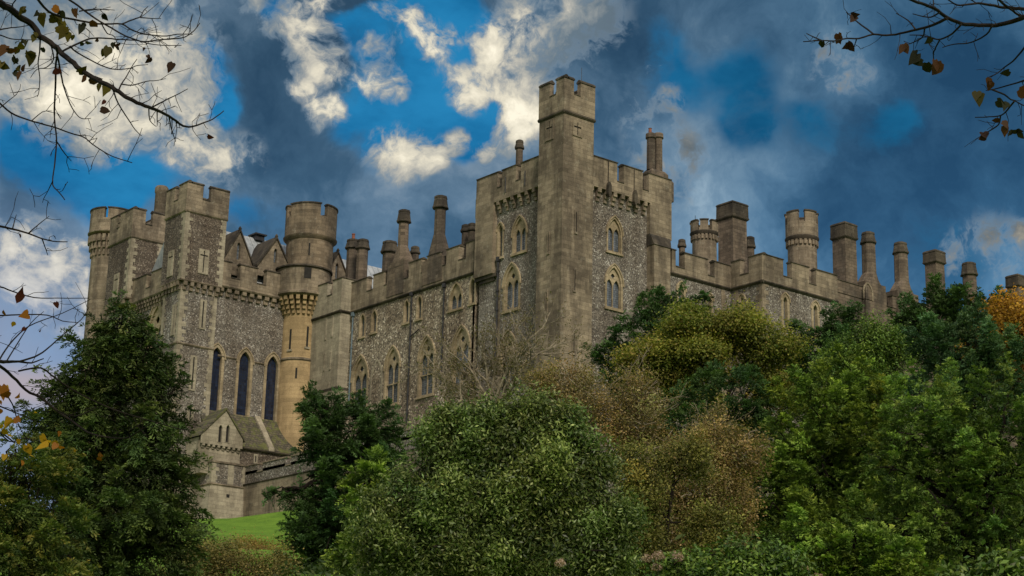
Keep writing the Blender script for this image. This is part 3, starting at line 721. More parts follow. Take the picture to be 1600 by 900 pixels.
# overhanging parapets on corbels
wb, cb = WB(), CB(); pP, pQ = XR-0.45, YQ-0.45
zmb = zmach+0.0
eP = embs('P', pP, ZT-0.6, [(779, 783), (808, 812.5)]); eQ = embs('Q', pQ, ZT-0.6, [(966.5, 973), (1006, 1012)])
ubl = float(on('P', pP, 771, 330)[0]); uqr = float(on('Q', pQ, 1016, 330)[0])
parapet(wb, cb, 'P', pP, ty1+0.004, YN, zmb, ZT, eP, 1.2, 0.7)
parapet(wb, cb, 'Q', pQ, tx1+0.004, XE, zmb, ZT-0.003, eQ, 1.35, 0.7)
zPb = z(757, 430, 'P', pP); zQb = z(1035, 372, 'Q', pQ)
fbox(wb, 'P', pP, ubl, YN, zPb, zmb, 0, 0.9); fbox(wb, 'Q', pQ, uqr, XE, zQb, zmb, 0, 0.9)
fbox(wb, 'P', pP, YN+0.002, YN+0.12, z(744, 340, 'P', pP), zmb+1.0, 0.05, 0.8)
wb.build('parapet', M['ashlar'], K)
uv = float(on('Q', pQ, 1023, 290)[0])
cb.build('coping', M['cope'], K)
corbels(K, 'ashlar', 'P', XR, ty1+0.1, ubl-0.05, zmb, 7, 0.34, 0.44, 3, 1.05); corbels(K, 'ashlar', 'Q', YQ, tx1+0.1, uqr-0.05, zmb, 8, 0.40, 0.44, 3, 1.15)
mb = MB()   # lower buttress on the right and the sloping offset
xa = float(on('Q', pQ-0.5, 1022, 420)[0]); xb = float(on('Q', pQ-0.5, 1047.5, 420)[0])
mb.box(xa, xb, pQ-0.5, YQ+2.5, LOW, zQb-1.0); mb.build('buttress', M['ashlar'], K)
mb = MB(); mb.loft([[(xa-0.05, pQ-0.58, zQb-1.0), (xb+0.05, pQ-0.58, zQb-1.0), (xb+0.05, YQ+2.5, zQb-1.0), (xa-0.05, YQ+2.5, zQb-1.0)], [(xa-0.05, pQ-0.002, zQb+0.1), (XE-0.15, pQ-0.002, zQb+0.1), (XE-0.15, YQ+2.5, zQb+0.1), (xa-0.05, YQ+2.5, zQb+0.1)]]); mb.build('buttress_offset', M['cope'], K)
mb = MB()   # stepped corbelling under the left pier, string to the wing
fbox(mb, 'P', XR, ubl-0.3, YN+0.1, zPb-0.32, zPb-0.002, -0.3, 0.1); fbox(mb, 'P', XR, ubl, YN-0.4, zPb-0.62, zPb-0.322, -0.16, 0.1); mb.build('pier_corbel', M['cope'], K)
quoins(K, 'ashlar', XR, ubl-0.75, LOW+10, zPb-0.6, 'P', 1, 1); quoins(K, 'ashlar', XE-1.5, YQ, LOW+10, zQb, 'Q', 1, 1)
pipe(K, 'P', XR, 770, 322, 403); pipe(K, 'P', XR, 778, 408, 560, r=0.1); pipe(K, 'Q', YQ, 1014.5, 434, 500)
for x, y0, y1, f_, pl_ in ((790, 277, 301, 'P', pP), (820.5, 267, 290, 'P', pP), (950, 250, 285, 'Q', pQ), (990.5, 265, 298, 'Q', pQ)):
    u_, z_ = on(f_, pl_, x, y1); mb = MB(); za = float(zat(f_, pl_, u_, y0))
    mb.tube([pt(f_, pl_, u_, za, -0.05), pt(f_, pl_, u_, float(z_), -0.05)], 0.045, 6)
    if f_ == 'Q': mb.loft([[pt(f_, pl_, u_+a_*s_, float(z_)-q_, d_) for a_, d_ in ((-1, -0.002), (1, -0.002), (1, -0.3), (-1, -0.3))] for q_, s_ in ((0, 0.05), (0.35, 0.2), (1.1, 0.2), (1.4, 0.08))])
    mb.build('rain_spout', M['iron'] if f_ == 'P' else M['cope'], K)
freechim(K, 'P', XR+2.5, 806.5, 817.5, 219, 'oct', 0.9, 0.12, ZT-1.5)
cxq = float(on('Q', pQ+1.0, 1024, 265)[0])
mb = MB(); zc0 = ZT-0.35; mb.sq(cxq, pQ+1.0, [(1.42, 0.95, ZT-2.2), (1.42, 0.95, zc0), (1.2, 0.75, zc0+0.35), (1.05, 0.62, zc0+0.4), (1.05, 0.62, zc0+0.75), (0.8, 0.42, zc0+1.05)])
st = mb.build('chimney_stack', M['chim'], K)
for i, (xx, yy, pot) in enumerate(((1017, 209, 1), (1028.5, 209, 0))):
    q_ = onY(xx, yy, pQ+1.0); m_ = MB(); r_ = 0.42
    m_.lathe(float(q_[0]), pQ+1.0, [(r_, zc0+1.0), (r_*0.96, q_[2]-0.55), (r_*1.25, q_[2]-0.45), (r_*1.2, q_[2]-0.1), (r_*1.0, q_[2])], 8, math.pi/8); sh = m_.build('shaft', M['chim'], st)
    if pot: m_ = MB(); m_.lathe(float(q_[0])-0.1, pQ+1.0, [(0.16, q_[2]-0.1), (0.14, q_[2]+0.45), (0.18, q_[2]+0.5)], 10); m_.build('chimney_pot', M['pot'], st)

# ---------- right wing with projecting block
E_ = thing('castle_wing', 'low flint wing with a projecting block right of the keep, under a battlemented parapet', 'castle wing', (XB, YQ, LOW))
hQ = [win('Q', YQ, 1057, 1071, 441, 485, E_, 0.26), win('Q', YQ, 1102.5, 1114, 458.5, 500, E_, 0.26)]
hP2 = [win('P', XB, 1154.5, 1164.5, 460.5, 494, E_, 0.24, glass='dark')]
hQ2 = [win('Q', YB, 1220.5, 1233.5, 459, 512, E_, 0.30, glass='glass'), win('Q', YB, 1267.5, 1280.5, 471.5, 524, E_, 0.30)]
xr0 = float(on('Q', YQ, 1045, 420)[0]); XBE = float(on('Q', YB, 1308, 474)[0])
mb = MB(); block(mb, xr0, XB, YQ, YQ+9, LOW, ZC+0.2, (), hQ); block(mb, XB, XBE, YB, YQ+12, LOW, ZC+0.21, hP2, hQ2); mb.build('wall', M['flint'], E_)
mb = MB(); string(mb, 'Q', YQ, xr0, XB, ZC, 0.34, 0.22); string(mb, 'P', XB, YB-0.2, YQ-0.22, ZC, 0.34, 0.22); string(mb, 'Q', YB, XB-0.2, XBE, ZC, 0.34, 0.22); mb.build('cornice', M['cope'], E_)
wb, cb = WB(), CB(); zq = z(1191, 393, 'P', XB-0.12); zq2 = z(1090, 398, 'Q', YQ-0.12)
parapet(wb, cb, 'Q', YQ-0.12, xr0+0.3, XB-0.13, ZC+0.12, zq2, embs('Q', YQ-0.12, zq2-0.6, [(1057.6, 1068), (1107.5, 1115)]), 1.2, 0.6)
parapet(wb, cb, 'P', XB-0.12, YB-0.12, YQ-0.14, ZC+0.12, zq, embs('P', XB-0.12, zq-0.6, [(1158, 1168)]), 1.2, 0.6)
parapet(wb, cb, 'Q', YB-0.12, XB+0.49, XBE, ZC+0.12, zq-0.004, embs('Q', YB-0.12, zq-0.6, [(1225.5, 1235.5), (1265.5, 1273.5)]), 1.25, 0.6)
wb.build('parapet', M['ashlar'], E_); cb.build('coping', M['cope'], E_)
quoins(E_, 'ashlar', XB, YB, LOW+12, ZC-0.2, 'PQ'); quoins(E_, 'ashlar', XBE, YB, LOW+12, ZC-0.2, 'Q', -1, 1)
quoins(E_, 'ashlar', XB, YQ-0.9, LOW+12, ZC-0.2, 'P', 1, 1); quoins(E_, 'ashlar', XB-1.3, YQ, LOW+12, ZC-0.2, 'Q', 1, 1)
# chimneys behind this wing
freechim(E_, 'Q', YQ+3.0, 1121.5, 1166.5, 319, 'sq', 1.75, 0.075, shoulder=None)
freechim(E_, 'Q', YQ+3.4, 1060.5, 1070.5, 374, 'oct', 0.8, 0.15)
freechim(E_, 'Q', YQ+4.5, 1165, 1178.5, 370, 'oct', 1.2, 0.1)

# ---------- chimney wing
H = thing('chimney_wing', 'plain brown stone range lined with tall separate chimneys, behind the evergreens on the right', 'castle wing', (XBE+5, YB+2, LOW))
YH = YB+2.2
xh1 = float(on('Q', YH, 1440, 470)[0]); ZH = z(1385, 457, 'Q', YH)
mb = MB(); mb.box(XBE+0.01, XBE+40, YH, YH+8, LOW, ZH-1.4); mb.build('wall', M['chim'], H)
wb, cb = WB(), CB()
parapet(wb, cb, 'Q', YH-0.05, XBE+0.02, XBE+40, ZH-1.4, ZH, embs('Q', YH-0.05, ZH-0.6, [(1387, 1393), (1423, 1430), (1484, 1490), (1540, 1546)]), 1.0, 0.6, 0.09, 0.16)
wb.build('parapet', M['chim'], H); cb.build('coping', M['cope'], H)
freechim(H, 'Q', YH+1.1, 1299.5, 1337, 350.5, 'sq', 1.7, 0.08, ZH-2)
freechim(H, 'Q', YH+1.1, 1444, 1474.5, 393, 'sq', 1.45, 0.10, ZH-2)
freechim(H, 'Q', YH+1.1, 1503, 1524, 410.5, 'oct', 1.5, 0.07, ZH-2)
freechim(H, 'Q', YH+1.1, 1573, 1602, 431, 'sq', 1.45, 0.10, ZH-2)
wallchim(H, 1356, 21, 363, 428, 443, 1342, 1373.5, 1.25, 0.04, 'Q', YH-0.3, 'oct', LOW+4)
wallchim(H, 1406.5, 21, 379, 441, 457, 1391.5, 1423.5, 1.25, 0.04, 'Q', YH-0.3, 'oct', LOW+4)
for x, y0, y1 in ((1356, 447, 468),):
    mb = MB(); u, z0_, z1_, w = wpx('Q', YH-0.3, x-6, x+6, y0, y1); A = arch(u, z1_-0.7, w, w*0.8, z0_, 0)
    panel(mb, 'Q', YH-0.3, arch(u, z1_-0.7, w, w*0.8, z0_, 0.18), [A], 0.1, -0.06); strip(mb, 'Q', YH-0.3, arch(u, z1_-0.7, w, w*0.8, z0_, 0.18), arch(u, z1_-0.7, w, w*0.8, z0_, 0.18), -0.06, 0.02)
    mb.build('niche', M['ashlar'], H)

# ---------- round turrets seen over the right wing
def drum(root, cx, cy, r, z0, zr, zt, k=1.13, mer=6, ph=0.0, gap=0.24, corb=True, mat='ashlar', bands=1, th=0.5, drop=None, merfun=None):
    """round turret: shaft to zr, corbelled ring, crenellated parapet to zt"""
    mb = MB(); mb.lathe(cx, cy, [(r, z0), (r, zr)], 36); mb.build('shaft', M[mat], root, True)
    ro = r*k; drop = drop or (zt-zr)*0.42
    mb = MB(); mb.lathe(cx, cy, [(r, zr-0.05), (ro*1.04, zr+0.28), (ro*1.05, zr+0.42), (ro, zr+0.5)], 36); mb.build('ring_moulding', M['cope'] if corb else M[mat], root, True)
    if corb:
        for i in range(22):
            mb = MB(); a = 2*math.pi*i/22; mb.ring(cx, cy, r*0.98, ro*1.0, zr-0.5, zr+0.02, a, a+0.15, 1); mb.build('corbel', M[mat], root)
    mb = WB(); cb = CB()
    mb.ring(cx, cy, ro-th, ro, zr+0.45, zt-drop, 0, 2*math.pi, 36)
    n = mer
    for i in range(n):
        a0 = ph+2*math.pi*i/n+gap/2; a1 = ph+2*math.pi*(i+1)/n-gap/2
        wm = MB(); wm.ring(cx, cy, ro-th, ro, zt-drop-0.01, zt-0.2, a0, a1, 8); mb.parts.append(wm); cm = MB(); cb.parts.append(cm)
        cm.ring(cx, cy, ro-th-0.07, ro+0.09, zt-0.2, zt-0.06, a0-0.03, a1+0.03, 8); cm.ring(cx, cy, ro-th+0.06, ro-0.1, zt-0.061, zt, a0-0.02, a1+0.02, 8)
    mb.build('parapet', M[mat], root, True); cb.build('coping', M['cope'], root, True)
toCam = lambda x, y: math.atan2(-y, -x)
q_ = onY(1253, 370, YQ+6.5); s_ = pxm(q_)
T_ = thing('round_turret', 'round turret with one square notch rising behind the right wing beside the largest square chimney', 'turret', (q_[0], q_[1], ZC))
zr_ = float(onY(1253, 380, YQ+6.5)[2]); ztp = float(onY(1253, 334, YQ+6.5)[2])
drum(T_, q_[0], q_[1], 22.5/s_, ZC, zr_, ztp, 1.13, 5, toCam(q_[0], q_[1])+0.0, 0.42)
q_ = onY(1100.5, 370, YQ+22); s_ = pxm(q_)
T_ = thing('round_turret', 'small round turret with pointed corner merlons seen between chimneys just right of the keep', 'turret', (q_[0], q_[1], ZC))
zr_ = float(onY(1100, 371, YQ+22)[2]); ztp = float(onY(1100, 347, YQ+22)[2])
drum(T_, q_[0], q_[1], 19.0/s_, ZC, zr_, ztp, 1.14, 7, toCam(q_[0], q_[1])+math.pi/7, 0.30, drop=1.3)
mb = MB(); px_ = onY(1086.5, 370, YQ+22); mb.tube([(px_[0], px_[1], ztp-1), (px_[0], px_[1], float(onY(1087, 337, YQ+22)[2]))], 0.03, 5); mb.build('flagpole', M['iron'], T_)
mb = MB(); mb.box(q_[0]-6, q_[0]+18, YQ+20, YQ+30, LOW, ZC+2.0)
IW = mb.build('inner_wing', M['ashlar'], None, org=(q_[0]+6, YQ+20, LOW)); tag(IW, 'plain stone range mostly hidden behind the battlements right of the keep', 'castle wing')

# ---------- chapel
C_ = thing('chapel', 'flint chapel with three tall lancet windows, gabled dormers and a grey lead roof', 'chapel', (80, YC, LOW))
XW = XT+1.0
h1 = [win('Q', YC, a_, b_, c_, d_, C_, 0.30, glass='blueglass', hood=True) for a_, b_, c_, d_ in ((322, 350, 538, 646), (366.5, 394.5, 545, 652), (410, 437.5, 552, 660))]
uw = float(on('P', XW, 243, 520)[0]); zwt = z(243, 473, 'P', XW)
h2 = [window(C_, 'P', XW, uw, 30.5, zwt-0.5, 3.0, 2, 0.5, oculus=True, glass='glass', depth=0.6)]
mb = MB(); block(mb, XW, 106, YC, 158, LOW, 47.9, h2, h1); mb.build('wall', M['flint'], C_)
zsp = z(372, 552, 'Q', YC); zsill = z(380, 655, 'Q', YC)
mb = MB()
ws = [(float(on('Q', YC, 340, 560)[0]), float(on('Q', YC, 369, 560)[0])), (float(on('Q', YC, 396, 560)[0]), float(on('Q', YC, 413, 560)[0])), (float(on('Q', YC, 438.5, 560)[0]), float(on('Q', YC, 446, 560)[0]))]
for a_, b_ in ws: mb = MB(); string(mb, 'Q', YC, a_, b_, zsp-0.6, 0.22, 0.12); mb.build('string_course', M['ashlar'], C_)
mb = MB(); string(mb, 'Q', YC, XT+4, 92, zsill-0.5, 0.45, 0.3); mb.build('string_course', M['ashlar'], C_)
pC = YC-0.45; zcb = z(390, 455, 'Q', pC); zct = z(390, 414, 'Q', pC)
wb, cb = WB(), CB()
parapet(wb, cb, 'Q', pC, XT+4.0, 90, zcb, zct, embs('Q', pC, zct-0.6, [(364, 374), (404.5, 415)]), 1.25, 0.6)
zwp = z(235, 424, 'P', XW-0.4); zwc = z(236, 462, 'P', XW-0.4)
parapet(wb, cb, 'P', XW-0.4, 150.0, 158, zwc, zwp, embs('P', XW-0.4, zwp-0.7, [(230, 235)]), 1.2, 0.6)
wb.build('parapet', M['ashlar'], C_); cb.build('coping', M['cope'], C_)
mb = MB(); string(mb, 'Q', pC+0.02, XT+4, 90, zcb, 0.3, 0.14); corbels(C_, 'ashlar', 'Q', YC, XT+4.4, 89.2, zcb-0.12, 9, 0.46, 0.42, 2, 0.85)
mb.build('parapet_string', M['ashlar'], C_); mb = MB(); string(mb, 'P', XW-0.38, 150, 158, zwc, 0.3, 0.12); corbels(C_, 'ashlar', 'P', XW, 150.2, 157.5, zwc-0.12, 12, 0.30, 0.38, 3, 1.1); mb.build('parapet_string', M['ashlar'], C_)
zrg = float(onY(400, 372.5, 152.5)[2]); zev = 48.6
mb = MB(); mb.loft([[(x_, YC+0.6, zev), (x_, 152.5, zrg), (x_, 158, zev)] for x_ in (XW+1, 108)]); mb.build('roof', M['lead'], C_)
mb = MB(); vx = float(onY(406, 371, 152.0)[0]); mb.box(vx-0.5, vx+0.5, 151.9, 153.1, zrg-0.3, zrg+0.25); mb.box(vx-0.7, vx+0.7, 151.7, 153.3, zrg+0.25, zrg+0.4); mb.build('roof_vent', M['iron'], C_)
for xa_, ya_, xb0, xb1, yb_ in ((375, 360, 349, 400, 407), (432, 372, 405, 458, 412), (528, 394, 507, 553, 437)):
    gy = YC+0.5; gx, gz = on('Q', gy, xa_, ya_); gx, gz = float(gx), float(gz); hw = abs(float(on('Q', gy, xb0, yb_)[0])-float(on('Q', gy, xb1, yb_)[0]))/2; bz = float(zat('Q', gy, gx, yb_))-0.4
    if xa_ > 500: gy = YC+0.5; 
    m_ = MB(); L = 0.0
    wz0, wz1 = bz+0.5, bz+(gz-bz)*0.66
    panel(m_, 'Q', gy, [(gx-hw, bz-1.2), (gx+hw, bz-1.2), (gx+hw, bz), (gx, gz), (gx-hw, bz)], [arch(gx, wz1-0.4, 0.36, 0.36, wz0)], 0.3)
    m_.add([(gx-hw, gy, bz-1.2), (gx+hw, gy, bz-1.2), (gx+hw, gy+3.6, bz-1.2), (gx-hw, gy+3.6, bz-1.2), (gx-hw, gy, bz), (gx+hw, gy, bz), (gx+hw, gy+3.6, bz), (gx-hw, gy+3.6, bz)], [(0, 3, 7, 4), (1, 2, 6, 5)])
    d_ = m_.build('dormer', M['ashlar'], C_)
    m_ = MB(); o_ = 0.16
    for sg in (-1, 1):   # the two roof slopes with a thick dark verge
        A0 = (gx, gz+o_); B0 = (gx+sg*(hw+0.15), bz-0.15*(gz-bz)/hw+o_)
        m_.loft([[(A0[0], yy, A0[1]), (B0[0], yy, B0[1]), (B0[0], yy, B0[1]-0.26), (A0[0], yy, A0[1]-0.26)] for yy in (gy-0.16, gy+3.8)])
    m_.build('dormer_roof', M['cope'], d_)
    m_ = MB(); m_.lathe(gx, gy, [(0.14, gz), (0.2, gz+0.2), (0.05, gz+0.42)], 6); m_.build('finial', M['cope'], d_)
    m_ = MB(); panel(m_, 'Q', gy, arch(gx, wz1-0.4, 0.36, 0.36, wz0, 0.02), (), 0, 0.28); m_.build('pane', M['glass'], d_)

# ---------- chapel towers
def sqtower(name, label, X0, Y0, X1, Y1, zc, zt, zlow, zstr, zpl, embP, embQ, body='flint_dark', low='flint'):
    t_ = thing(name, label, 'tower', (X0, Y0, LOW))
    mb = MB(); mb.box(X0, X1, Y0, Y1, zlow, zc); mb.build('upper_wall', M[body], t_)
    i_ = 0.28
    mb = MB(); mb.box(X0+i_, X1-i_, Y0+i_, Y1-i_, zpl, zlow); mb.build('lower_wall', M[low], t_)
    mb = MB(); mb.box(X0+0.1, X1-i_+0.1, Y0+0.1, Y1-i_, zpl-4, zpl)
    mb.loft([[(X0+0.1-b_, Y0+0.1-b_, z_), (X1-0.18+b_, Y0+0.1-b_, z_), (X1-0.18+b_, Y1, z_), (X0+0.1-b_, Y1, z_)] for b_, z_ in ((0.5, LOW), (0.02, zpl-4.0))]); mb.build('plinth', M['pale'], t_)
    mb = MB()
    string(mb, 'P', X0, Y0-0.12, Y1+0.1, zc, 0.26, 0.15); string(mb, 'Q', Y0, X0-0.12, X1+0.1, zc, 0.26, 0.15); mb.build('string_course', M['ashlar'], t_); mb = MB()
    string(mb, 'P', X0+i_, Y0+i_-0.12, Y1, zstr, 0.26, 0.13); string(mb, 'Q', Y0+i_, X0+i_-0.12, X1-i_, zstr, 0.26, 0.13); mb.build('string_course', M['ashlar'], t_); mb = MB()
    string(mb, 'P', X0+0.1, Y0-0.02, Y1, zpl, 0.26, 0.16); string(mb, 'Q', Y0+0.1, X0-0.02, X1-0.1, zpl, 0.26, 0.16)
    mb.build('string_course', M['ashlar'], t_)
    wb, cb = WB(), CB(); a = 0.1; th = 0.5
    parapet(wb, cb, 'P', X0-a, Y0-a, Y1+a, zc+0.1, zt, embP, 1.2, th, 0.08, 0.25); parapet(wb, cb, 'Q', Y0-a, X0-a+th+0.002, X1+a, zc+0.1, zt-0.004, embQ, 1.2, th, 0.08, 0.25)
    parapet(wb, cb, 'P', X1+a-th, Y0-a+th+0.002, Y1+a, zc+0.1, zt-0.008, [(Y0+1.7, Y0+2.3)], 1.2, th, 0.06, 0.25); parapet(wb, cb, 'Q', Y1+a-th, X0-a+th+0.004, X1+a-th-0.004, zc+0.1, zt-0.012, [(X0+1.8, X0+2.5)], 1.2, th, 0.06, 0.25)
    wb.build('parapet', M['ashlar'], t_); cb.build('coping', M['cope'], t_)
    mb = MB(); mb.box(X0+0.4, X1-0.3, Y0+0.4, Y1-0.3, zc, zc+0.3); mb.build('roof', M['lead'], t_)
    mb = MB(); nP = int((Y1-Y0)/0.66); nQ = int((X1-X0)/0.66)
    corbels(t_, 'ashlar', 'P', X0+i_, Y0+0.2, Y1-0.1, zlow-0.02, nP, 0.36, i_+0.1, 2, 0.85); corbels(t_, 'ashlar', 'Q', Y0+i_, X0+0.2, X1-0.1, zlow-0.02, nQ, 0.36, i_+0.1, 2, 0.85)
    string(mb, 'P', X0, Y0-0.1, Y1, zlow+0.08, 0.22, 0.1); string(mb, 'Q', Y0, X0-0.1, X1, zlow+0.08, 0.22, 0.1)
    mb.build('parapet_string', M['ashlar'], t_)
    quoins(t_, 'pale', X0, Y0, zlow+0.15, zc-0.1); quoins(t_, 'pale', X1, Y0, zlow+0.15, zc-0.1, 'Q', -1, 1)
    quoins(t_, 'pale', X0+i_, Y0+i_, zpl+0.15, zlow-0.6); quoins(t_, 'pale', X1-i_, Y0+i_, zpl+0.15, zlow-0.6, 'Q', -1, 1); quoins(t_, 'pale', X0+i_, Y1-i_, zpl+0.1, zlow-0.6, 'P', 1, -1)
    return t_
zc1 = z(290.6, 328.5, 'P', XT); zt1 = z(294.6, 281, 'P', XT); zl1 = z(284, 436, 'P', XT); X1_ = float(on('Q', YT, 356, 320)[0]); Y1_ = float(on('P', XT, 259.5, 341)[0])
T1 = sqtower('square_tower', 'nearer and higher of the two square chapel towers, flint with cross-shaped arrow slits', XT, YT, X1_, Y1_, zc1, zt1, zl1, z(276, 533, 'P', XT), z(277, 706, 'P', XT),
             embs('P', XT-0.1, zt1-0.5, [(274.5, 279)]), embs('Q', YT-0.1, zt1-0.5, [(320.5, 328.5)]))
slit(T1, 'Q', YT, 317.8, 392, 426, 0.13, 0.78, mat='pale'); slit(T1, 'P', XT, 267, 394, 430, 0.13, 0.78, mat='pale')
i_ = 0.28
slit(T1, 'Q', YT+i_, 316.5, 471, 512, 0.16); slit(T1, 'P', XT+i_, 271.5, 478, 522, 0.16)
slit(T1, 'Q', YT+i_, 301, 558, 608, 0.16); slit(T1, 'Q', YT+i_, 297, 636, 656, 0.16); slit(T1, 'P', XT+i_, 262, 560, 600, 0.16)
q_ = onX(252.5, 300, XT+7.5)
mb = MB(); r_ = 9.5/pxm(q_); zt2_ = float(onX(253, 292, XT+7.5)[2])
mb.lathe(float(q_[0]), float(q_[1]), [(r_, 47), (r_, zt2_-0.85), (r_*1.12, zt2_-0.72), (r_*1.12, zt2_-0.22), (r_*0.9, zt2_)], 20); mb.build('stair_head', M['ashlar'], C_, True)
Y2 = 157.6; Y3 = float(on('P', XT, 171.5, 384)[0]); X3 = float(on('Q', Y2, 254, 392)[0])
zc2 = z(200, 372, 'P', XT); zt2 = z(205, 324.5, 'P', XT)
T2 = sqtower('square_tower', 'farther and lower of the two square chapel towers, flint, next to the round end turret', XT, Y2, X3, Y3, zc2, zt2, z(197, 466, 'P', XT), 36.0, 28.0,
             embs('P', XT-0.1, zt2-0.5, [(185, 187.5)]), embs('Q', Y2-0.1, zt2-0.5, [(230.5, 237.5)]), 'flint_dark', 'flint')
slit(T2, 'P', XT, 188, 343, 362, 0.12, 0.72, mat='ashlar'); slit(T2, 'P', XT, 181.5, 430, 463, 0.13, 0.78)
q_ = onX(173.5, 380, 80.6); s_ = pxm(q_); dC = toCam(q_[0], q_[1])
RT = thing('round_tower', 'round tower with deep corbels under its parapet at the far left end of the castle', 'tower', (q_[0], q_[1], LOW))
rr = 28.0/s_; zr_ = float(q_[2])+0.4; ztp = float(onX(173, 335, 80.6)[2])
drum(RT, q_[0], q_[1], rr, LOW, zr_, ztp, 1.25, 5, dC-0.33, 0.17, False, 'ashlar')
for i in range(26):
    mb = MB()
    for row in range(3):
        a = 2*math.pi*i/26; mb.ring(q_[0], q_[1], rr*0.97, rr*(1.27-0.095*row), zr_-0.05-0.75*(row+1), zr_-0.75*row-0.05, a+0.01*row, a+0.14-0.01*row, 1)
    mb.build('corbel', M['ashlar'], RT)

# ---------- round stair turret in the corner
q_ = onY(469, 520, 146.6); s_ = pxm(q_); cx, cy = float(q_[0]), float(q_[1])
ST = thing('stair_turret', 'round golden stone stair turret topped by a wide drum, right of the lancet windows', 'turret', (cx, cy, LOW))
r_ = 28.5/s_; zcor = float(onY(469, 470, 146.6)[2]); zstr = float(onY(467, 568, 146.6)[2])
mb = MB(); mb.lathe(cx, cy, [(r_*1.06, LOW), (r_*1.04, zstr), (r_, zstr+0.1), (r_, zcor)], 40); mb.build('shaft', M['tan'], ST, True)
mb = MB(); mb.lathe(cx, cy, [(r_*1.0, zstr-0.2), (r_*1.1, zstr), (r_*1.1, zstr+0.12), (r_, zstr+0.25)], 40); mb.build('string_course', M['ashlar'], ST, True)
for i in range(24):
    mb = MB()
    for row in range(4):
        a = 2*math.pi*i/24+0.004*row; mb.ring(cx, cy, r_*0.97, r_*(1.46-0.115*row), zcor-0.45*(row+1)+0.004, zcor-0.45*row, a, a+0.14, 1)
    mb.build('corbel', M['tan'], ST)
ro = r_*1.5; zb0 = zcor; zb1 = float(onY(480, 425, 146.6)[2])
mb = MB(); mb.lathe(cx, cy, [(ro*0.98, zb0), (ro*1.06, zb0+0.18), (ro*1.06, zb0+0.36), (ro*1.0, zb0+0.5), (ro*1.0, zb1-0.3)], 40); mb.build('lower_drum', M['ashlar'], ST, True)
mb = MB(); mb.lathe(cx, cy, [(ro*1.0, zb1-0.3), (ro*1.07, zb1-0.22), (ro*1.07, zb1-0.08), (ro*0.9, zb1+0.1)], 40); mb.build('string_course', M['cope'], ST, True)
q2 = onY(485, 370, 147.2); s2 = pxm(q2); c2x, c2y = float(q2[0]), float(q2[1]); ru = 36.5/s2
zr_ = float(onY(485, 382, 147.2)[2]); zt_2 = float(onY(486, 326, 147.2)[2])
drum(ST, c2x, c2y, ru, zb1-1, zr_, zt_2, 1.10, 4, toCam(c2x, c2y)+0.50, 0.3, False, 'brown', drop=1.45)
for x, y0, y1 in ((454.5, 511, 543), (480.5, 511, 543)):
    a_ = onY(x, (y0+y1)/2, cy-r_); aa = math.asin(max(-0.95, min(0.95, (x-469)/28.5))); 
    th_ = toCam(cx, cy)-(-aa) ; ux, uy = math.cos(th_), math.sin(th_)
    z0_ = float(zat('Q', cy-r_*0.8, a_[0], y1)); z1_ = float(zat('Q', cy-r_*0.8, a_[0], y0))
    m_ = MB(); m_.ring(cx, cy, r_*0.9, r_*1.012, z0_, z1_, th_-0.055, th_+0.055, 2); o_ = m_.build('arrow_slit', M['dark'], ST)  # turret slits are dark strips, their inner shade painted on the shaft
    m_ = MB(); m_.ring(cx, cy, r_*0.9, r_*1.06, z0_-0.2, z0_-0.002, th_-0.14, th_+0.14, 2); m_.build('sill', M['pale'], o_)
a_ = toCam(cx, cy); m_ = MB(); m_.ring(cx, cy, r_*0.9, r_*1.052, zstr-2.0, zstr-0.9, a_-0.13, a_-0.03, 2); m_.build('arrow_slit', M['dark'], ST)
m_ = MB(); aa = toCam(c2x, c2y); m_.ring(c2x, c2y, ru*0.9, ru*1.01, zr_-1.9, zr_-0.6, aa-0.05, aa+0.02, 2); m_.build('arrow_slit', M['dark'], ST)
m_ = MB(); m_.ring(cx, cy, ro*0.9, ro*1.012, zb1-1.5, zb1-0.35, a_+0.02, a_+0.28, 3); m_.build('loop_shade', M['dark'], ST)  # dark patch painted as the shade inside a loop

# ---------- porch and lean-to below the chapel
YPQ = 143.2
xp0, zg = on('Q', YPQ, 334, 690); xp0 = float(xp0); xp1 = float(on('Q', YPQ, 386, 740)[0]); 
zpar = z(340, 723, 'Q', YPQ); zst = z(340, 757, 'Q', YPQ)
xg0 = float(on('Q', YPQ+0.5, 314, 680)[0]); xg1 = float(on('Q', YPQ+0.5, 379.5, 690)[0]); gap = float(on('Q', YPQ+0.5, 353, 640)[0])
zga = z(353, 640, 'Q', YPQ+0.5); zge = z(349, 681, 'Q', YPQ+0.5); zgc = z(349, 697, 'Q', YPQ+0.5)
PO = thing('chapel_porch', 'small gabled stone porch with a twin lancet at the foot of the chapel', 'porch', (xp0, YPQ, LOW))
gc = (xg0+xg1)/2; h_ = []
for xx in (344, 355.5):
    u, z0_, z1_, w = wpx('Q', YPQ+0.5, xx-3.8, xx+3.8, 664, 691); h_.append(window(PO, 'Q', YPQ+0.5, u, z0_, z1_, 0.38, fr=0.07, hood=False, sill=False, glass='dark', trim='pale', depth=0.2))
mb = MB(); panel(mb, 'Q', YPQ+0.5, [(xg0, zgc), (xg1, zgc), (xg1, zge), (gap, zga), (xg0, zge)], h_, 0.3)
mb.box(xg0+0.01, xg1-0.01, YPQ+0.85, YC+0.0, zgc-1.6, zge-0.35); mb.build('gable', M['pale'], PO)
mb = MB(); mb.box(xg0+0.3, xg1-0.3, YPQ+0.85-0.1, YC, zpar-1, zgc-0.4)
corbels(PO, 'pale', 'Q', YPQ+0.78, xg0+0.1, xg1-0.1, zgc, 8, 0.26, 0.28, 2, 0.4); mb.build('wall', M['pale'], PO)
m_ = MB()
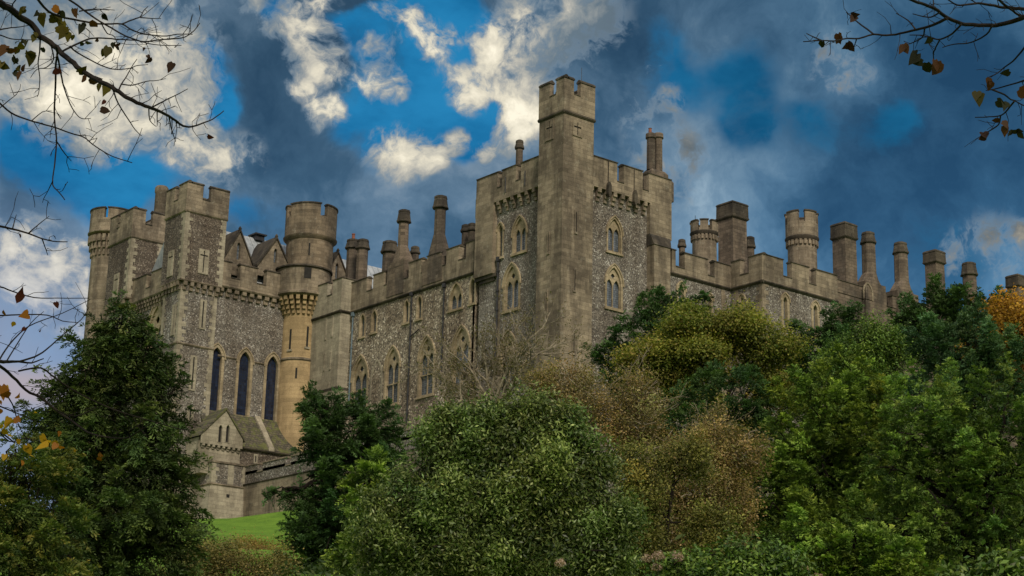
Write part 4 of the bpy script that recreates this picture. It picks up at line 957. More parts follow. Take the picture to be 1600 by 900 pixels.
for sg, xe in ((-1, xg0), (1, xg1)):
    A0 = (gap, zga+0.18); B0 = (xe+sg*0.2, zge-0.1)
    m_.loft([[(A0[0], yy, A0[1]), (B0[0], yy, B0[1]), (B0[0], yy, B0[1]-0.22), (A0[0], yy, A0[1]-0.22)] for yy in (YPQ+0.36, YC+0.3)])
m_.build('roof', M['tile'], PO)
mb = MB(); mb.box(xp0, xp1, YPQ, YC, zst, zpar); mb.build('flint_wall', M['flint'], PO)
mb = MB(); mb.box(xp0-0.1, xp1+0.1, YPQ-0.1, YC, zpar, zpar+0.18); mb.build('ledge', M['ashlar'], PO); mb = MB(); string(mb, 'Q', YPQ, xp0-0.15, xp1+0.1, zst, 0.24, 0.15); string(mb, 'P', xp0, YPQ-0.15, YC, zst, 0.24, 0.15); mb.build('string_course', M['ashlar'], PO)
mb = MB(); quoins(PO, 'pale', xp0, YPQ, zst+0.13, zpar-0.02); quoins(PO, 'pale', xp1, YPQ, zst+0.13, zpar-0.02, 'Q', -1, 1); xm_ = float(on('Q', YPQ, 361, 740)[0]); mb.box(xm_-0.35, xm_+0.3, YPQ-0.03, YPQ+0.02, zst+0.13, zpar-0.02); mb.build('stone_band', M['pale'], PO)
mb = MB(); mb.loft([[(xp0-b_, YPQ-b_, z_), (xp1+b_*0.3, YPQ-b_, z_), (xp1+b_*0.3, YC, z_), (xp0-b_, YC, z_)] for b_, z_ in ((1.1, LOW), (0.35, 24.5), (0.05, zst-0.1))]); mb.build('battered_base', M['pale'], PO)
mb = MB(); u_, z_ = on('Q', YPQ-0.15, 356, 775); fbox(mb, 'Q', YPQ-0.15, float(u_)-0.16, float(u_)+0.16, float(z_)-0.16, float(z_)+0.16, -0.03, 0.1); mb.build('drain_hole', M['dark'], PO)  # dark block in place of the shaded hole
LT = thing('lean_to', 'mossy tiled lean-to under the chapel lancet windows', 'outbuilding', (xp1, YC-2.5, LOW))
yl = YC-2.4; zlt = z(410, 652, 'Q', YC)-0.15; zlb = z(420, 704, 'Q', yl); xl1 = float(on('Q', yl, 520, 700)[0])
mb = MB(); mb.loft([[(x_, YC-0.003, zlt), (x_, YC-0.003, zlt-0.25), (x_, yl-0.25, zlb-0.25), (x_, yl-0.25, zlb)] for x_ in (xp0+0.2, xl1)]); mb.build('roof', M['tile'], LT)
mb = MB(); mb.box(xp0+0.4, xl1, yl, YC-0.005, LOW, zlb-0.1); mb.build('wall', M['flint_dark'], LT)
mb = MB(); ra = onY(398, 655, YC); rb = onY(418, 703, yl); rc = onY(438, 703, yl)
mb.loft([[(float(ra[0])-0.2+k_, YC-0.1, zlt+0.18-q_), (float(rb[0])+k_*1.0, yl-0.27, zlb+0.18-q_)] for k_, q_ in ((0, 0), (0.55, 0), (0.55, 0.3), (0, 0.3))], cap=False, close=False)
x_a, x_b = float(ra[0]), float(rb[0])
mb.v = []; mb.f = []; mb.loft([[(x_a, YC-0.02, zlt-0.1), (x_a+0.6, YC-0.02, zlt-0.1), (x_a+0.6, YC-0.02, zlt+0.2), (x_a, YC-0.02, zlt+0.2)], [(x_b, yl-0.3, zlb-0.1), (x_b+0.6, yl-0.3, zlb-0.1), (x_b+0.6, yl-0.3, zlb+0.2), (x_b, yl-0.3, zlb+0.2)]]); mb.build('roof_rib', M['pale'], LT)
mb = MB(); string(mb, 'Q', yl-0.15, xp0, xl1, zlb-0.15, 0.25, 0.15); mb.build('gutter', M['cope'], LT)
for x, y0, y1 in ((399, 712, 722),): slit(LT, 'Q', yl, x, y0, y1, 0.14, None, 0.14)
# terrace wall running towards the viewer
XWL = xp1-0.2; y1w = float(on('P', XWL, 388, 730)[0]); y0w = 112.0; zwt_ = z(430, 716, 'P', XWL); zwb_ = z(430, 748, 'P', XWL)
TW = thing('terrace_wall', 'low battlemented flint wall below the lean-to, running behind the dark yew', 'wall', (XWL, YPQ-6, LOW))
mb = MB(); mb.box(XWL, XWL+0.8, y0w, YPQ-0.02, zwb_, zwt_-0.7); mb.build('flint_wall', M['flint'], TW)
wb, cb = WB(), CB(); parapet(wb, cb, 'P', XWL-0.02, y0w, YPQ-0.04, zwt_-0.7, zwt_, embs('P', XWL, zwt_-0.3, [(404, 410), (448, 454)])+[(120, 120.8), (128, 128.8)], 0.68, 0.7); wb.build('parapet', M['flint'], TW); cb.build('coping', M['ashlar'], TW)
mb = MB(); mb.box(XWL-0.12, XWL+0.8, y0w, YPQ-0.02, LOW, zwb_-0.1); mb.build('base', M['ashlar'], TW)
mb = MB(); string(mb, 'P', XWL-0.02, y0w, YPQ-0.05, zwb_, 0.25, 0.2); mb.build('string_course', M['cope'], TW)
# ------------------------------------------------------------------ foliage
FH = np.array([math.cos(HEAD), math.sin(HEAD), 0.0]); RH = R0.copy(); ZU = np.array([0, 0, 1.0])
def unit(a): return a/(np.linalg.norm(a, axis=-1, keepdims=True)+1e-9)
def lobe(px, py, rx, ry, D, dd=0.0, rd=None):
    c = onD(px, py, D+dd); s = pxm(c)
    return (c, rx/s, (rd or (rx+ry)/2)/s, ry/s)
def quadmesh(name, V, tones, mat, parent, nv=4):
    """V: (N, nv, 3) world points; tones: (N, 3)"""
    o0 = np.array(ORG.get(parent.name, (0, 0, 0)) if parent else (0, 0, 0))
    N = len(V); me = bpy.data.meshes.new(name)
    me.vertices.add(N*nv); me.vertices.foreach_set('co', (V-o0).astype(np.float32).ravel())
    me.loops.add(N*nv); me.loops.foreach_set('vertex_index', np.arange(N*nv, dtype=np.int32))
    me.polygons.add(N); me.polygons.foreach_set('loop_start', np.arange(0, N*nv, nv, dtype=np.int32)); me.polygons.foreach_set('loop_total', np.full(N, nv, np.int32))
    at = me.attributes.new('tone', 'FLOAT_COLOR', 'CORNER')
    c = np.ones((N*nv, 4), np.float32); c[:, :3] = np.repeat(tones, nv, axis=0); at.data.foreach_set('color', c.ravel())
    me.update(); me.validate(); me.materials.append(mat)
    o = bpy.data.objects.new(name, me); COL.objects.link(o)
    if parent: o.parent = parent; ORG[o.name] = tuple(o0)
    return o
def crown_pts(lobes, n, inner=0.55, rough=0.16, keep_back=0.3, seed=0, sub=0.38, nsub=0, plume=0.0, flat=0.8, topb=0.0, fill=0.38):
    """clump centres on a crown: every lobe carries many boughs (smaller lobes) that stick out unevenly, with gaps between them"""
    r = np.random.default_rng(seed); ax = np.stack([RH, FH, ZU])
    C = np.array([l[0] for l in lobes]); rad = np.array([l[1:] for l in lobes])
    A0 = np.array([(a*b+b*c+a*c) for a, b, c in rad])
    SC, SR, SW, SO = [], [], [], []
    for i in range(len(lobes)):
        m = nsub or int(20)
        d = unit(r.normal(size=(m, 3))); rf = r.uniform(0.55, 1.02, m)*(1+rough*r.normal(size=m)*0.7)
        c = C[i]+((d*rad[i]*rf[:, None]) @ ax); sr = np.cbrt(rad[i].prod())*sub*r.uniform(0.5, 1.35, m)
        q = np.ones(m, bool)
        for k in range(len(lobes)):
            if k != i: q &= np.linalg.norm(((c-C[k]) @ ax.T)/rad[k], axis=1) > 0.55
        o = unit((d/rad[i]) @ ax)
        q &= ((o*unit(CAM-c)).sum(1) > -0.4) | (r.random(m) < keep_back)
        SC.append(c[q]); SR.append(sr[q]); SO.append(o[q])
    SC = np.concatenate(SC); SR = np.concatenate(SR); SO = np.concatenate(SO)
    idx = r.choice(len(SC), n*2, p=SR**2/(SR**2).sum()); d = unit(r.normal(size=(n*2, 3))+SO[idx]*0.7)
    if plume > 0:
        A = unit(SO*0.7+ZU*plume+r.normal(size=SO.shape)*0.25); t = r.random(n*2)**0.85
        k = r.choice(5, n*2); ph = k*1.257+idx*2.1                          # five ribs of foliage on each plume, with furrows between
        a1 = unit(np.cross(A, np.array([0.3, 0.5, 0.8]))); a2 = np.cross(A, a1); ph = ph+r.normal(size=n*2)*0.22
        rad_ = a1[idx]*np.cos(ph)[:, None]+a2[idx]*np.sin(ph)[:, None]
        env = ((1-t)**0.75*0.62+0.04)*(0.72+0.28*np.sin(t*19+idx*1.3))
        P = SC[idx]+A[idx]*(SR[idx]*(t*2.1-0.75))[:, None]+rad_*(SR[idx]*env*(0.55+0.45*r.random(n*2)**0.5))[:, None]
        out = unit(rad_*0.8+A[idx]*(0.25+0.9*t)[:, None]); crown_pts.t = t
    else:
        rf = 1-(1-inner)*r.random(n*2)**1.6
        P = SC[idx]+d*SR[idx][:, None]*rf[:, None]*np.array([1.1, 1.1, flat]); out = unit(d*0.75+SO[idx]*0.45+ZU*topb); crown_pts.t = np.clip(0.5+d[:, 2]*0.5, 0, 1)  # t paints light from above: pale bough tops, dark undersides
        if topb > 0: P = np.where((d[:, 2:3] < -0.15) & (r.random((n*2, 1)) < 0.7), SC[idx]+d*np.array([1, 1, -1])*SR[idx][:, None]*rf[:, None]*np.array([1.1, 1.1, flat]), P)
    if plume > 0:   # foliage close to the middle of the crown, behind the plumes, toned dark as painted shade
        nf_ = int(n*2*fill); li = r.choice(len(lobes), nf_, p=A0/A0.sum()); dd = unit(r.normal(size=(nf_, 3)))
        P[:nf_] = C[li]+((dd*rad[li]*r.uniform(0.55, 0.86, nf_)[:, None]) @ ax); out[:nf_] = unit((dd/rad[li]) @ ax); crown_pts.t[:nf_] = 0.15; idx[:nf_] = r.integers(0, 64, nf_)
        q = r.permutation(n*2); P = P[q]; out = out[q]; crown_pts.t = crown_pts.t[q]; idx = idx[q]
    ok = ((out*unit(CAM-P)).sum(1) > -0.35) | (r.random(n*2) < keep_back)
    sel = np.flatnonzero(ok)[:n]
    crown_pts.idx = idx[sel]; crown_pts.t = crown_pts.t[sel]
    return P[sel], out[sel]
def pal(colors, t):
    colors = np.array(colors, float); k = np.clip(t, 0, 0.9999)*(len(colors)-1); i = k.astype(int); f = (k-i)[:, None]
    return colors[i]*(1-f)+colors[i+1]*f
def leaves_broad(P, out, per, cr, L, Wd, colors, seed, upb=0.5, jitter=0.3):
    r = np.random.default_rng(seed); n = len(P); m = n*per
    Q = np.repeat(P, per, 0)+r.normal(size=(m, 3))*cr*np.array([1, 1, 0.8]); O = np.repeat(out, per, 0)
    nrm = unit(O*0.6+ZU*upb+r.normal(size=(m, 3))*0.65); a = unit(np.cross(nrm, unit(r.normal(size=(m, 3))+1e-3))); b = np.cross(nrm, a)
    l = L*r.uniform(0.6, 1.3, (m, 1)); w = Wd*r.uniform(0.7, 1.2, (m, 1))
    V = np.stack([Q-a*l*0.5, Q-b*w*0.5+nrm*w*0.12, Q+a*l*0.5, Q+b*w*0.5+nrm*w*0.12], 1)
    tone = np.clip(np.repeat(r.random(n), per)*0.65+r.random(m)*0.35+r.normal(size=m)*jitter*0.2, 0, 1)
    c = pal(colors, tone)*np.repeat(r.uniform(0.8, 1.2, n), per)[:, None]
    return V, np.clip(c, 0.004, 1)
def leaves_spray(P, out, per, SL, L, Wd, colors, seed, up=0.25, droop=0.5, spread=0.55):
    """flat fronds of narrow leaflets on both sides of a twig that reaches outwards and nods at its tip"""
    r = np.random.default_rng(seed); n = len(P); m = n*per
    axis = unit(out*1.0+ZU*up+r.normal(size=(n, 3))*0.35); side = unit(np.cross(axis, unit(ZU+r.normal(size=(n, 3))*0.35)))
    SLn = SL*r.uniform(0.55, 1.35, n)
    t = r.random(m)**0.8; sg = r.choice([-1, 1], m); lat = r.random(m)**0.9
    ax = np.repeat(axis, per, 0); sd = np.repeat(side, per, 0); sl = np.repeat(SLn, per)[:, None]
    half = (spread*(1-t*0.85))[:, None]*sl
    Q = np.repeat(P, per, 0)+ax*(t[:, None]-0.35)*sl+sd*(sg*lat)[:, None]*half+ax*(lat*0.25)[:, None]*half*2
    Q += -ZU*(droop*(t**2))[:, None]*sl*0.6-ZU*(lat**2)[:, None]*half*0.4+r.normal(size=(m, 3))*sl*0.035
    a = unit(ax*0.8+sd*(sg*0.8)[:, None]-ZU*0.15+r.normal(size=(m, 3))*0.3); nn = np.cross(ax, sd)
    b = unit(np.cross(a, nn+r.normal(size=(m, 3))*0.5))
    l = L*r.uniform(0.6, 1.3, (m, 1)); w = Wd*r.uniform(0.7, 1.2, (m, 1))
    V = np.stack([Q-a*l*0.5, Q-b*w*0.5, Q+a*l*0.5, Q+b*w*0.5], 1)
    tone = np.clip(np.repeat(r.random(n), per)*0.4+t*0.5+r.random(m)*0.15-0.05, 0, 1)
    c = pal(colors, tone)*np.repeat(r.uniform(0.78, 1.22, n), per)[:, None]
    return V, np.clip(c, 0.004, 1)

def limb_mesh(mb, p0, p1, r0, r1, r, n=6, wig=0.06):
    pts = []; L = np.linalg.norm(np.array(p1)-np.array(p0))
    for i in range(n+1):
        t = i/n; q = np.array(p0)*(1-t)+np.array(p1)*t
        if 0 < i < n: q = q+r.normal(size=3)*L*wig*0.5
        q = q+ZU*L*0.08*math.sin(math.pi*t); pts.append(q)
    mb.tube(pts, [r0*(1-i/n)+r1*i/n for i in range(n+1)], 6); return pts
GAIN = 1.45
def tree(name, label, cat, D, lobes, kind, colors, nc, per, seed, group=None, L=0.14, Wd=0.05, cr=0.35, mat='leaf', inner=0.55, rough=0.16, trunk_r=0.28, base=None, part='foliage', bark='bark', keep_back=0.3, sub=0.38, nsub=0, plume=0.0, flat=0.8, topb=0.0, nl=5, **kw):
    colors = [tuple(np.array(q)*GAIN*np.array([1.08, 1.0, 0.85])) for q in colors]
    r = np.random.default_rng(seed+900)
    lb = [lobe(l[0], l[1], l[2], l[3], D, l[4] if len(l) > 4 else 0.0) for l in lobes]
    c0 = np.mean([l[0] for l in lb], axis=0) if base is None else onD(base, 700, D)
    gx, gy = float(c0[0]), float(c0[1]); gz = float(terrain_z(gx, gy))
    root = thing(name, label, cat, (gx, gy, gz), group)
    mb = MB(); top = max(lb, key=lambda l: l[0][2]); tz = top[0][2]; tp = np.array([gx, gy, gz-0.3]); tt = np.array([(gx+top[0][0])/2, (gy+top[0][1])/2, tz])
    pts = limb_mesh(mb, tp, tt, trunk_r, trunk_r*0.3, r, 7, 0.03); mb.build('trunk', M[bark], root, True)
    mb = MB()
    for c, a, b, e in lb:
        q = pts[min(len(pts)-2, 2+int(r.integers(0, 3)))]
        br = limb_mesh(mb, q, c, trunk_r*0.45, trunk_r*0.15, r)
        for k in range(nl):
            d = unit(r.normal(size=3)+ZU*0.3-FH*(nl > 5)*0.3); limb_mesh(mb, br[3+k % 3], c+d*np.array([a, a, e])*(0.85 if nl < 6 else r.uniform(0.85, 1.15)), trunk_r*0.16, 0.02, r, 5, 0.12)
    mb.build('limbs', M[bark], root, True)
    P, out = crown_pts(lb, nc, inner, rough, keep_back, seed, sub, nsub, plume, flat, topb)
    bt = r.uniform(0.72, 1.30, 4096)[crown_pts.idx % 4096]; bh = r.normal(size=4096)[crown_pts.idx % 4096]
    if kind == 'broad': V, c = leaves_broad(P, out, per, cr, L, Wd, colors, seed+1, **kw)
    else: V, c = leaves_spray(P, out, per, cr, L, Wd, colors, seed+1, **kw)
    c = c*np.repeat(bt*(0.58+0.80*crown_pts.t), per)[:, None]*(1+np.repeat(bh, per)[:, None]*np.array([0.07, 0.0, -0.03])); c = np.clip(c, 0.004, 0.9)  # shade put into leaf colour: crown middle and bough undersides dark, plume tips light
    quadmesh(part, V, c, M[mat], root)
    return root

YEW = [(0.014, 0.032, 0.013), (0.028, 0.060, 0.020), (0.045, 0.092, 0.026)]
YEWB = [(0.015, 0.036, 0.009), (0.070, 0.122, 0.020), (0.17, 0.24, 0.040)]
CONL = [(0.010, 0.022, 0.009), (0.028, 0.050, 0.015), (0.062, 0.088, 0.024)]
BLUEG = [(0.016, 0.040, 0.022), (0.035, 0.080, 0.036), (0.070, 0.120, 0.050)]
HOLM = [(0.014, 0.028, 0.008), (0.042, 0.072, 0.016), (0.085, 0.122, 0.034), (0.16, 0.195, 0.075)]
YG = [(0.026, 0.046, 0.012), (0.085, 0.112, 0.022), (0.155, 0.165, 0.038), (0.22, 0.18, 0.070)]
BROWN = [(0.050, 0.048, 0.018), (0.13, 0.105, 0.050), (0.22, 0.170, 0.095), (0.11, 0.12, 0.035), (0.29, 0.215, 0.135)]
OLIVE = [(0.04, 0.055, 0.015), (0.09, 0.10, 0.025), (0.15, 0.14, 0.04)]
ORANGE = [(0.08, 0.055, 0.010), (0.19, 0.110, 0.018), (0.30, 0.190, 0.032)]
BRIGHT = [(0.018, 0.042, 0.010), (0.050, 0.095, 0.018), (0.105, 0.165, 0.034)]

tree('conifer', 'big dark conifer with drooping layered sprays hiding the left chapel towers', 'tree', 62,
     [(200,492,26,22),(185,520,44,18),(215,535,40,12),(165,550,50,20),(230,562,44,12),(140,585,52,22),(205,590,50,24),(258,602,34,10),(115,615,50,24),(190,630,60,28),(262,655,34,14),(90,660,46,26),(170,680,76,34),(250,700,46,18),(85,720,60,34),(200,735,80,40),(272,750,26,22),(80,790,70,50),(190,800,100,50),(270,820,36,46),(110,870,100,60),(230,880,70,50)], 'spray', CONL, 5200, 36, 21, L=0.17, Wd=0.050, cr=0.75, droop=0.8, base=170, rough=0.2, inner=0.5, up=0.0, plume=0.1, sub=0.62, nsub=16)
tree('shrub', 'green shrub with yellowing tips in the bottom left corner', 'shrub', 40,
     [(40,760,50,60),(10,710,35,45),(80,820,45,50),(10,830,55,70),(90,890,50,50)], 'spray', [(0.014,0.032,0.009),(0.035,0.062,0.014),(0.07,0.092,0.020),(0.15,0.125,0.028)], 900, 46, 22, L=0.11, Wd=0.035, cr=0.55, trunk_r=0.12)
tree('yew_tree', 'dark yew left of centre with one ragged bough reaching to the terrace wall', 'tree', 80,
     [(545,680,62,56),(585,665,34,36),(508,650,36,34),(488,630,20,12),(512,700,36,44),(556,760,66,64),(522,800,50,50),(495,845,44,48),(540,870,80,66),(470,776,26,12),(432,776,24,8),(482,700,20,10)], 'spray', YEW, 3400, 36, 23, L=0.17, Wd=0.055, cr=0.65, base=530, rough=0.2, plume=0.5, sub=0.42)
tree('conifer', 'slim light green conifer squeezed between the dark yew and the rounded grey-green oak', 'tree', 52,
     [(575,770,22,70),(568,850,32,60)], 'spray', YEWB, 420, 40, 24, L=0.12, Wd=0.04, cr=0.5, trunk_r=0.1)
tree('holm_oak', 'large rounded evergreen oak with small grey-green leaves in the bottom centre', 'tree', 38,
     [(800,700,95,62),(715,725,62,60),(765,660,50,36),(850,690,60,48),(660,790,60,60),(770,790,120,80),(890,785,75,70),(625,855,55,60),(720,860,110,80),(860,870,130,80),(945,850,52,70),(905,735,45,44),(700,668,30,26)], 'broad', HOLM, 5600, 34, 25, L=0.115, Wd=0.042, cr=0.17, mat='leafgloss', inner=0.6, rough=0.22, sub=0.40, plume=1.0, upb=0.2, trunk_r=0.2, base=780)
tree('yew_tree', 'dark rounded yew against the flint wall just right of the keep', 'tree', 118,
     [(1000,530,56,46),(1045,500,40,42),(960,552,36,26),(1065,520,36,46),(1010,590,70,50),(1095,480,12,22)], 'spray', YEW, 1700, 34, 26, L=0.23, Wd=0.075, cr=0.85, rough=0.14, plume=0.8, sub=0.42)
tree('autumn_tree', 'yellow-green turning tree below the projecting block of the castle', 'tree', 92,
     [(1125,512,52,34),(1075,530,50,34),(1030,570,58,32),(1100,570,72,40),(1180,535,50,38),(1200,580,32,50),(1060,620,60,36),(1190,640,24,50)], 'broad', YG, 1900, 40, 27, L=0.17, Wd=0.11, cr=0.36, mat='thinleaf', rough=0.25, inner=0.6, flat=0.5, topb=0.5, sub=0.42)
tree('shrub', 'dark green bush in the hollow under the yellow-green tree', 'shrub', 86,
     [(1150,620,55,44),(1040,650,60,36),(1120,660,70,40),(1000,640,30,30)], 'spray', YEW, 950, 36, 28, L=0.19, Wd=0.065, cr=0.7, trunk_r=0.1)
tree('shrub', 'brown autumn shrub between the rounded oak and the yellow-green tree', 'shrub', 70,
     [(930,625,75,46),(880,600,48,34),(985,660,60,46),(1000,620,40,30),(1010,710,60,50),(850,610,40,26)], 'broad', BROWN, 1050, 20, 29, nl=18, L=0.12, Wd=0.06, cr=0.27, mat='thinleaf', rough=0.32, inner=0.4, sub=0.34, plume=0.9, trunk_r=0.1, bark='barkpale')
tree('shrub', 'tall rusty brown seed-head thicket left of the big evergreens', 'shrub', 58,
     [(1110,700,48,52),(1160,710,40,40),(1080,770,60,60),(1140,790,46,60),(1040,820,50,60),(1090,850,80,55),(1030,760,40,40)], 'broad', BROWN, 2000, 22, 30, nl=16, L=0.10, Wd=0.055, cr=0.20, mat='thinleaf', rough=0.32, inner=0.4, sub=0.34, plume=1.3, nsub=26, trunk_r=0.08, bark='barkpale')
tree('shrub', 'olive green shrub mixed among the brown thicket in the lower middle', 'shrub', 50,
     [(1010,780,40,50),(1000,850,50,50),(1110,830,40,34),(1070,720,36,30),(985,740,30,40)], 'broad', OLIVE, 1100, 28, 31, L=0.09, Wd=0.05, cr=0.20, rough=0.25, plume=0.9, trunk_r=0.08)
tree('yew_tree', 'dark upright yew below the right-hand flint block', 'tree', 96,
     [(1265,560,36,48),(1240,600,32,60),(1290,540,24,30),(1310,510,26,26),(1330,500,18,16),(1300,600,60,60)], 'spray', YEW, 1400, 34, 32, L=0.19, Wd=0.06, cr=0.7, plume=1.0, sub=0.44)
tree('shrub', 'bright green rounded bush in front of the chimney wing', 'shrub', 84,
     [(1350,540,36,30),(1320,560,30,28),(1385,550,24,26),(1355,590,60,36)], 'broad', BRIGHT, 700, 40, 33, L=0.15, Wd=0.08, cr=0.34, plume=0.8, sub=0.44, trunk_r=0.1)
tree('yew_tree', 'very dark yew top reaching up before the second last square chimney', 'tree', 92,
     [(1455,500,48,40),(1490,475,34,24),(1430,530,34,40),(1475,540,60,40),(1545,500,30,42),(1530,540,40,40),(1565,470,10,16)], 'spray', YEW, 1500, 34, 34, L=0.19, Wd=0.06, cr=0.7, plume=1.0, sub=0.44)
tree('conifer', 'grey-green conifer in front of the darkest yew on the right', 'tree', 76,
     [(1500,560,70,60),(1480,620,90,60),(1545,610,60,70),(1520,520,30,34)], 'spray', BLUEG, 1900, 34, 35, L=0.16, Wd=0.050, cr=0.6, plume=0.9, sub=0.44)
tree('autumn_tree', 'orange autumn tree at the right edge below the last chimney', 'tree', 84,
     [(1592,498,36,36),(1578,548,34,38),(1610,540,50,60),(1590,590,36,34)], 'broad', ORANGE, 760, 44, 36, L=0.16, Wd=0.11, cr=0.4, mat='thinleaf', rough=0.2)
tree('yew_tree', 'broad bright green yew filling the slope right of the brown thicket', 'tree', 62,
     [(1280,650,60,60),(1330,620,60,45),(1230,700,52,60),(1190,770,50,60),(1290,740,80,70),(1360,700,70,70),(1240,830,90,70),(1370,660,50,50),(1330,830,90,70),(1270,760,110,110,8),(1340,720,90,90,8)], 'spray', YEWB, 5900, 34, 37, L=0.14, Wd=0.044, cr=0.55, rough=0.2, plume=0.7, nsub=15, sub=0.56)
tree('yew_tree', 'huge green yew with feathery hanging sprays at the right edge', 'tree', 56,
     [(1440,670,70,60),(1400,730,60,60),(1500,680,70,70),(1570,660,60,70),(1460,770,90,80),(1560,770,80,90),(1400,840,80,70),(1500,860,100,70),(1600,850,70,90),(1600,720,50,90),(1480,760,120,120,9),(1440,850,130,90,6),(1560,840,110,120,8)], 'spray', [(0.014,0.034,0.010),(0.060,0.110,0.022),(0.145,0.210,0.040)], 6600, 34, 38, L=0.12, Wd=0.040, cr=0.46, rough=0.2, plume=0.7, nsub=15, sub=0.56)
tree('yew_tree', 'young light green yew sprays in front at the bottom right', 'tree', 38,
     [(1330,850,40,30),(1375,880,55,35),(1270,900,40,30),(1305,870,30,26),(1420,905,60,25)], 'spray', YEWB, 800, 40, 39, L=0.10, Wd=0.032, cr=0.38, plume=0.9, sub=0.5, trunk_r=0.1)
tree('shrub', 'low bright leafy shrub at the bottom edge right of centre', 'shrub', 24,
     [(1130,885,45,28),(1180,880,35,24),(1080,895,40,22),(1215,895,34,20),(1150,915,80,24)], 'broad', BRIGHT, 520, 30, 40, L=0.075, Wd=0.042, cr=0.12, mat='leafgloss', trunk_r=0.04)
tree('shrub', 'pale young shoots in the bottom right corner', 'shrub', 20,
     [(1580,900,26,18),(1555,912,30,14),(1500,915,24,12)], 'broad', BRIGHT, 120, 24, 41, L=0.09, Wd=0.05, cr=0.12, mat='leafgloss', trunk_r=0.03)
tree('shrub', 'brown twiggy shrub on the grass below the chapel porch', 'shrub', 105,
     [(350,896,60,42),(410,894,45,38),(320,884,30,22),(385,874,42,18),(440,898,30,40)], 'broad', [(0.06,0.05,0.02),(0.12,0.095,0.035),(0.19,0.13,0.055),(0.11,0.12,0.03)], 1300, 34, 42, L=0.15, Wd=0.06, cr=0.42, mat='thinleaf', rough=0.2, trunk_r=0.08, bark='barkpale')
tree('shrub', 'dull olive shrub filling the bottom edge below the brown one', 'shrub', 70,
     [(330,902,60,40),(420,906,60,38),(380,908,70,44),(300,912,50,40)], 'broad', [(0.04,0.045,0.015),(0.09,0.085,0.028),(0.15,0.12,0.045)], 1000, 30, 43, L=0.12, Wd=0.055, cr=0.3, trunk_r=0.08)
def undergrowth():
    """scrub that covers the bank between the trees and the castle wall"""
    r = np.random.default_rng(500); n = 5200
    D = r.uniform(48, 132, n); px = r.uniform(470, 1750, n); ok = ~((px < 560) & (D > 70)); D, px = D[ok], px[ok]; n = len(D)
    P = np.array([onD(x, 800, d) for x, d in zip(px, D)]); hump = 0.9+0.7*np.sin(P[:, 0]*0.5)*np.cos(P[:, 1]*0.43+1)
    ins = (P[:, 0] > XR-1) & (P[:, 1] > YB-1); P = P[~ins]; hump = hump[~ins]; n = len(P)
    P[:, 2] = terrain_z(P[:, 0], P[:, 1])+np.clip(hump, 0.2, 2)*r.random(n)
    V, c = leaves_broad(P, np.tile(ZU, (n, 1)), 16, 0.55, 0.26, 0.12, [(0.018, 0.035, 0.010), (0.045, 0.070, 0.018), (0.09, 0.10, 0.035)], 501)
    o = quadmesh('undergrowth', V, c, M['leaf'], None); o['kind'] = 'stuff'; o['label'] = 'dark low scrub covering the bank under the trees'
undergrowth()
# dried flower heads in the foreground
for i, (x, y, n, d_, lab) in enumerate(((1040, 880, 9, 24, 'dry pinkish flower heads left of the low bright shrub'), (1245, 888, 6, 25, 'dry flower heads right of the low bright shrub'), (868, 893, 3, 24, 'few dry brown flower heads under the rounded oak'))):
    c = onD(x, 940, d_); g = float(terrain_z(c[0], c[1])); t_ = thing('dried_flowers', lab, 'dried flowers', (float(c[0]), float(c[1]), g), 'dried flower heads along the bottom edge')
    r = np.random.default_rng(60+i); mb = MB(); VS = []; CS = []
    for k in range(n):
        q = onD(x+r.uniform(-34, 34), y+r.uniform(-14, 22), d_+r.uniform(-0.4, 0.4)); b_ = np.array([c[0]+r.uniform(-.2, .2), c[1]+r.uniform(-.2, .2), g])
        mb.tube([b_, (b_+q)/2+r.normal(size=3)*0.04, q], [0.008, 0.006, 0.004], 5)
        P = q+unit(r.normal(size=(60, 3)))*0.065*np.array([1, 1, 0.7]); V, cc = leaves_broad(P, unit(P-q), 2, 0.01, 0.035, 0.028, [(0.22,0.13,0.09),(0.42,0.30,0.24),(0.55,0.45,0.36)], 70+i*20+k)
        VS.append(V); CS.append(cc)
    mb.build('stems', M['bark'], t_); quadmesh('flower_heads', np.concatenate(VS), np.concatenate(CS), M['thinleaf'], t_)

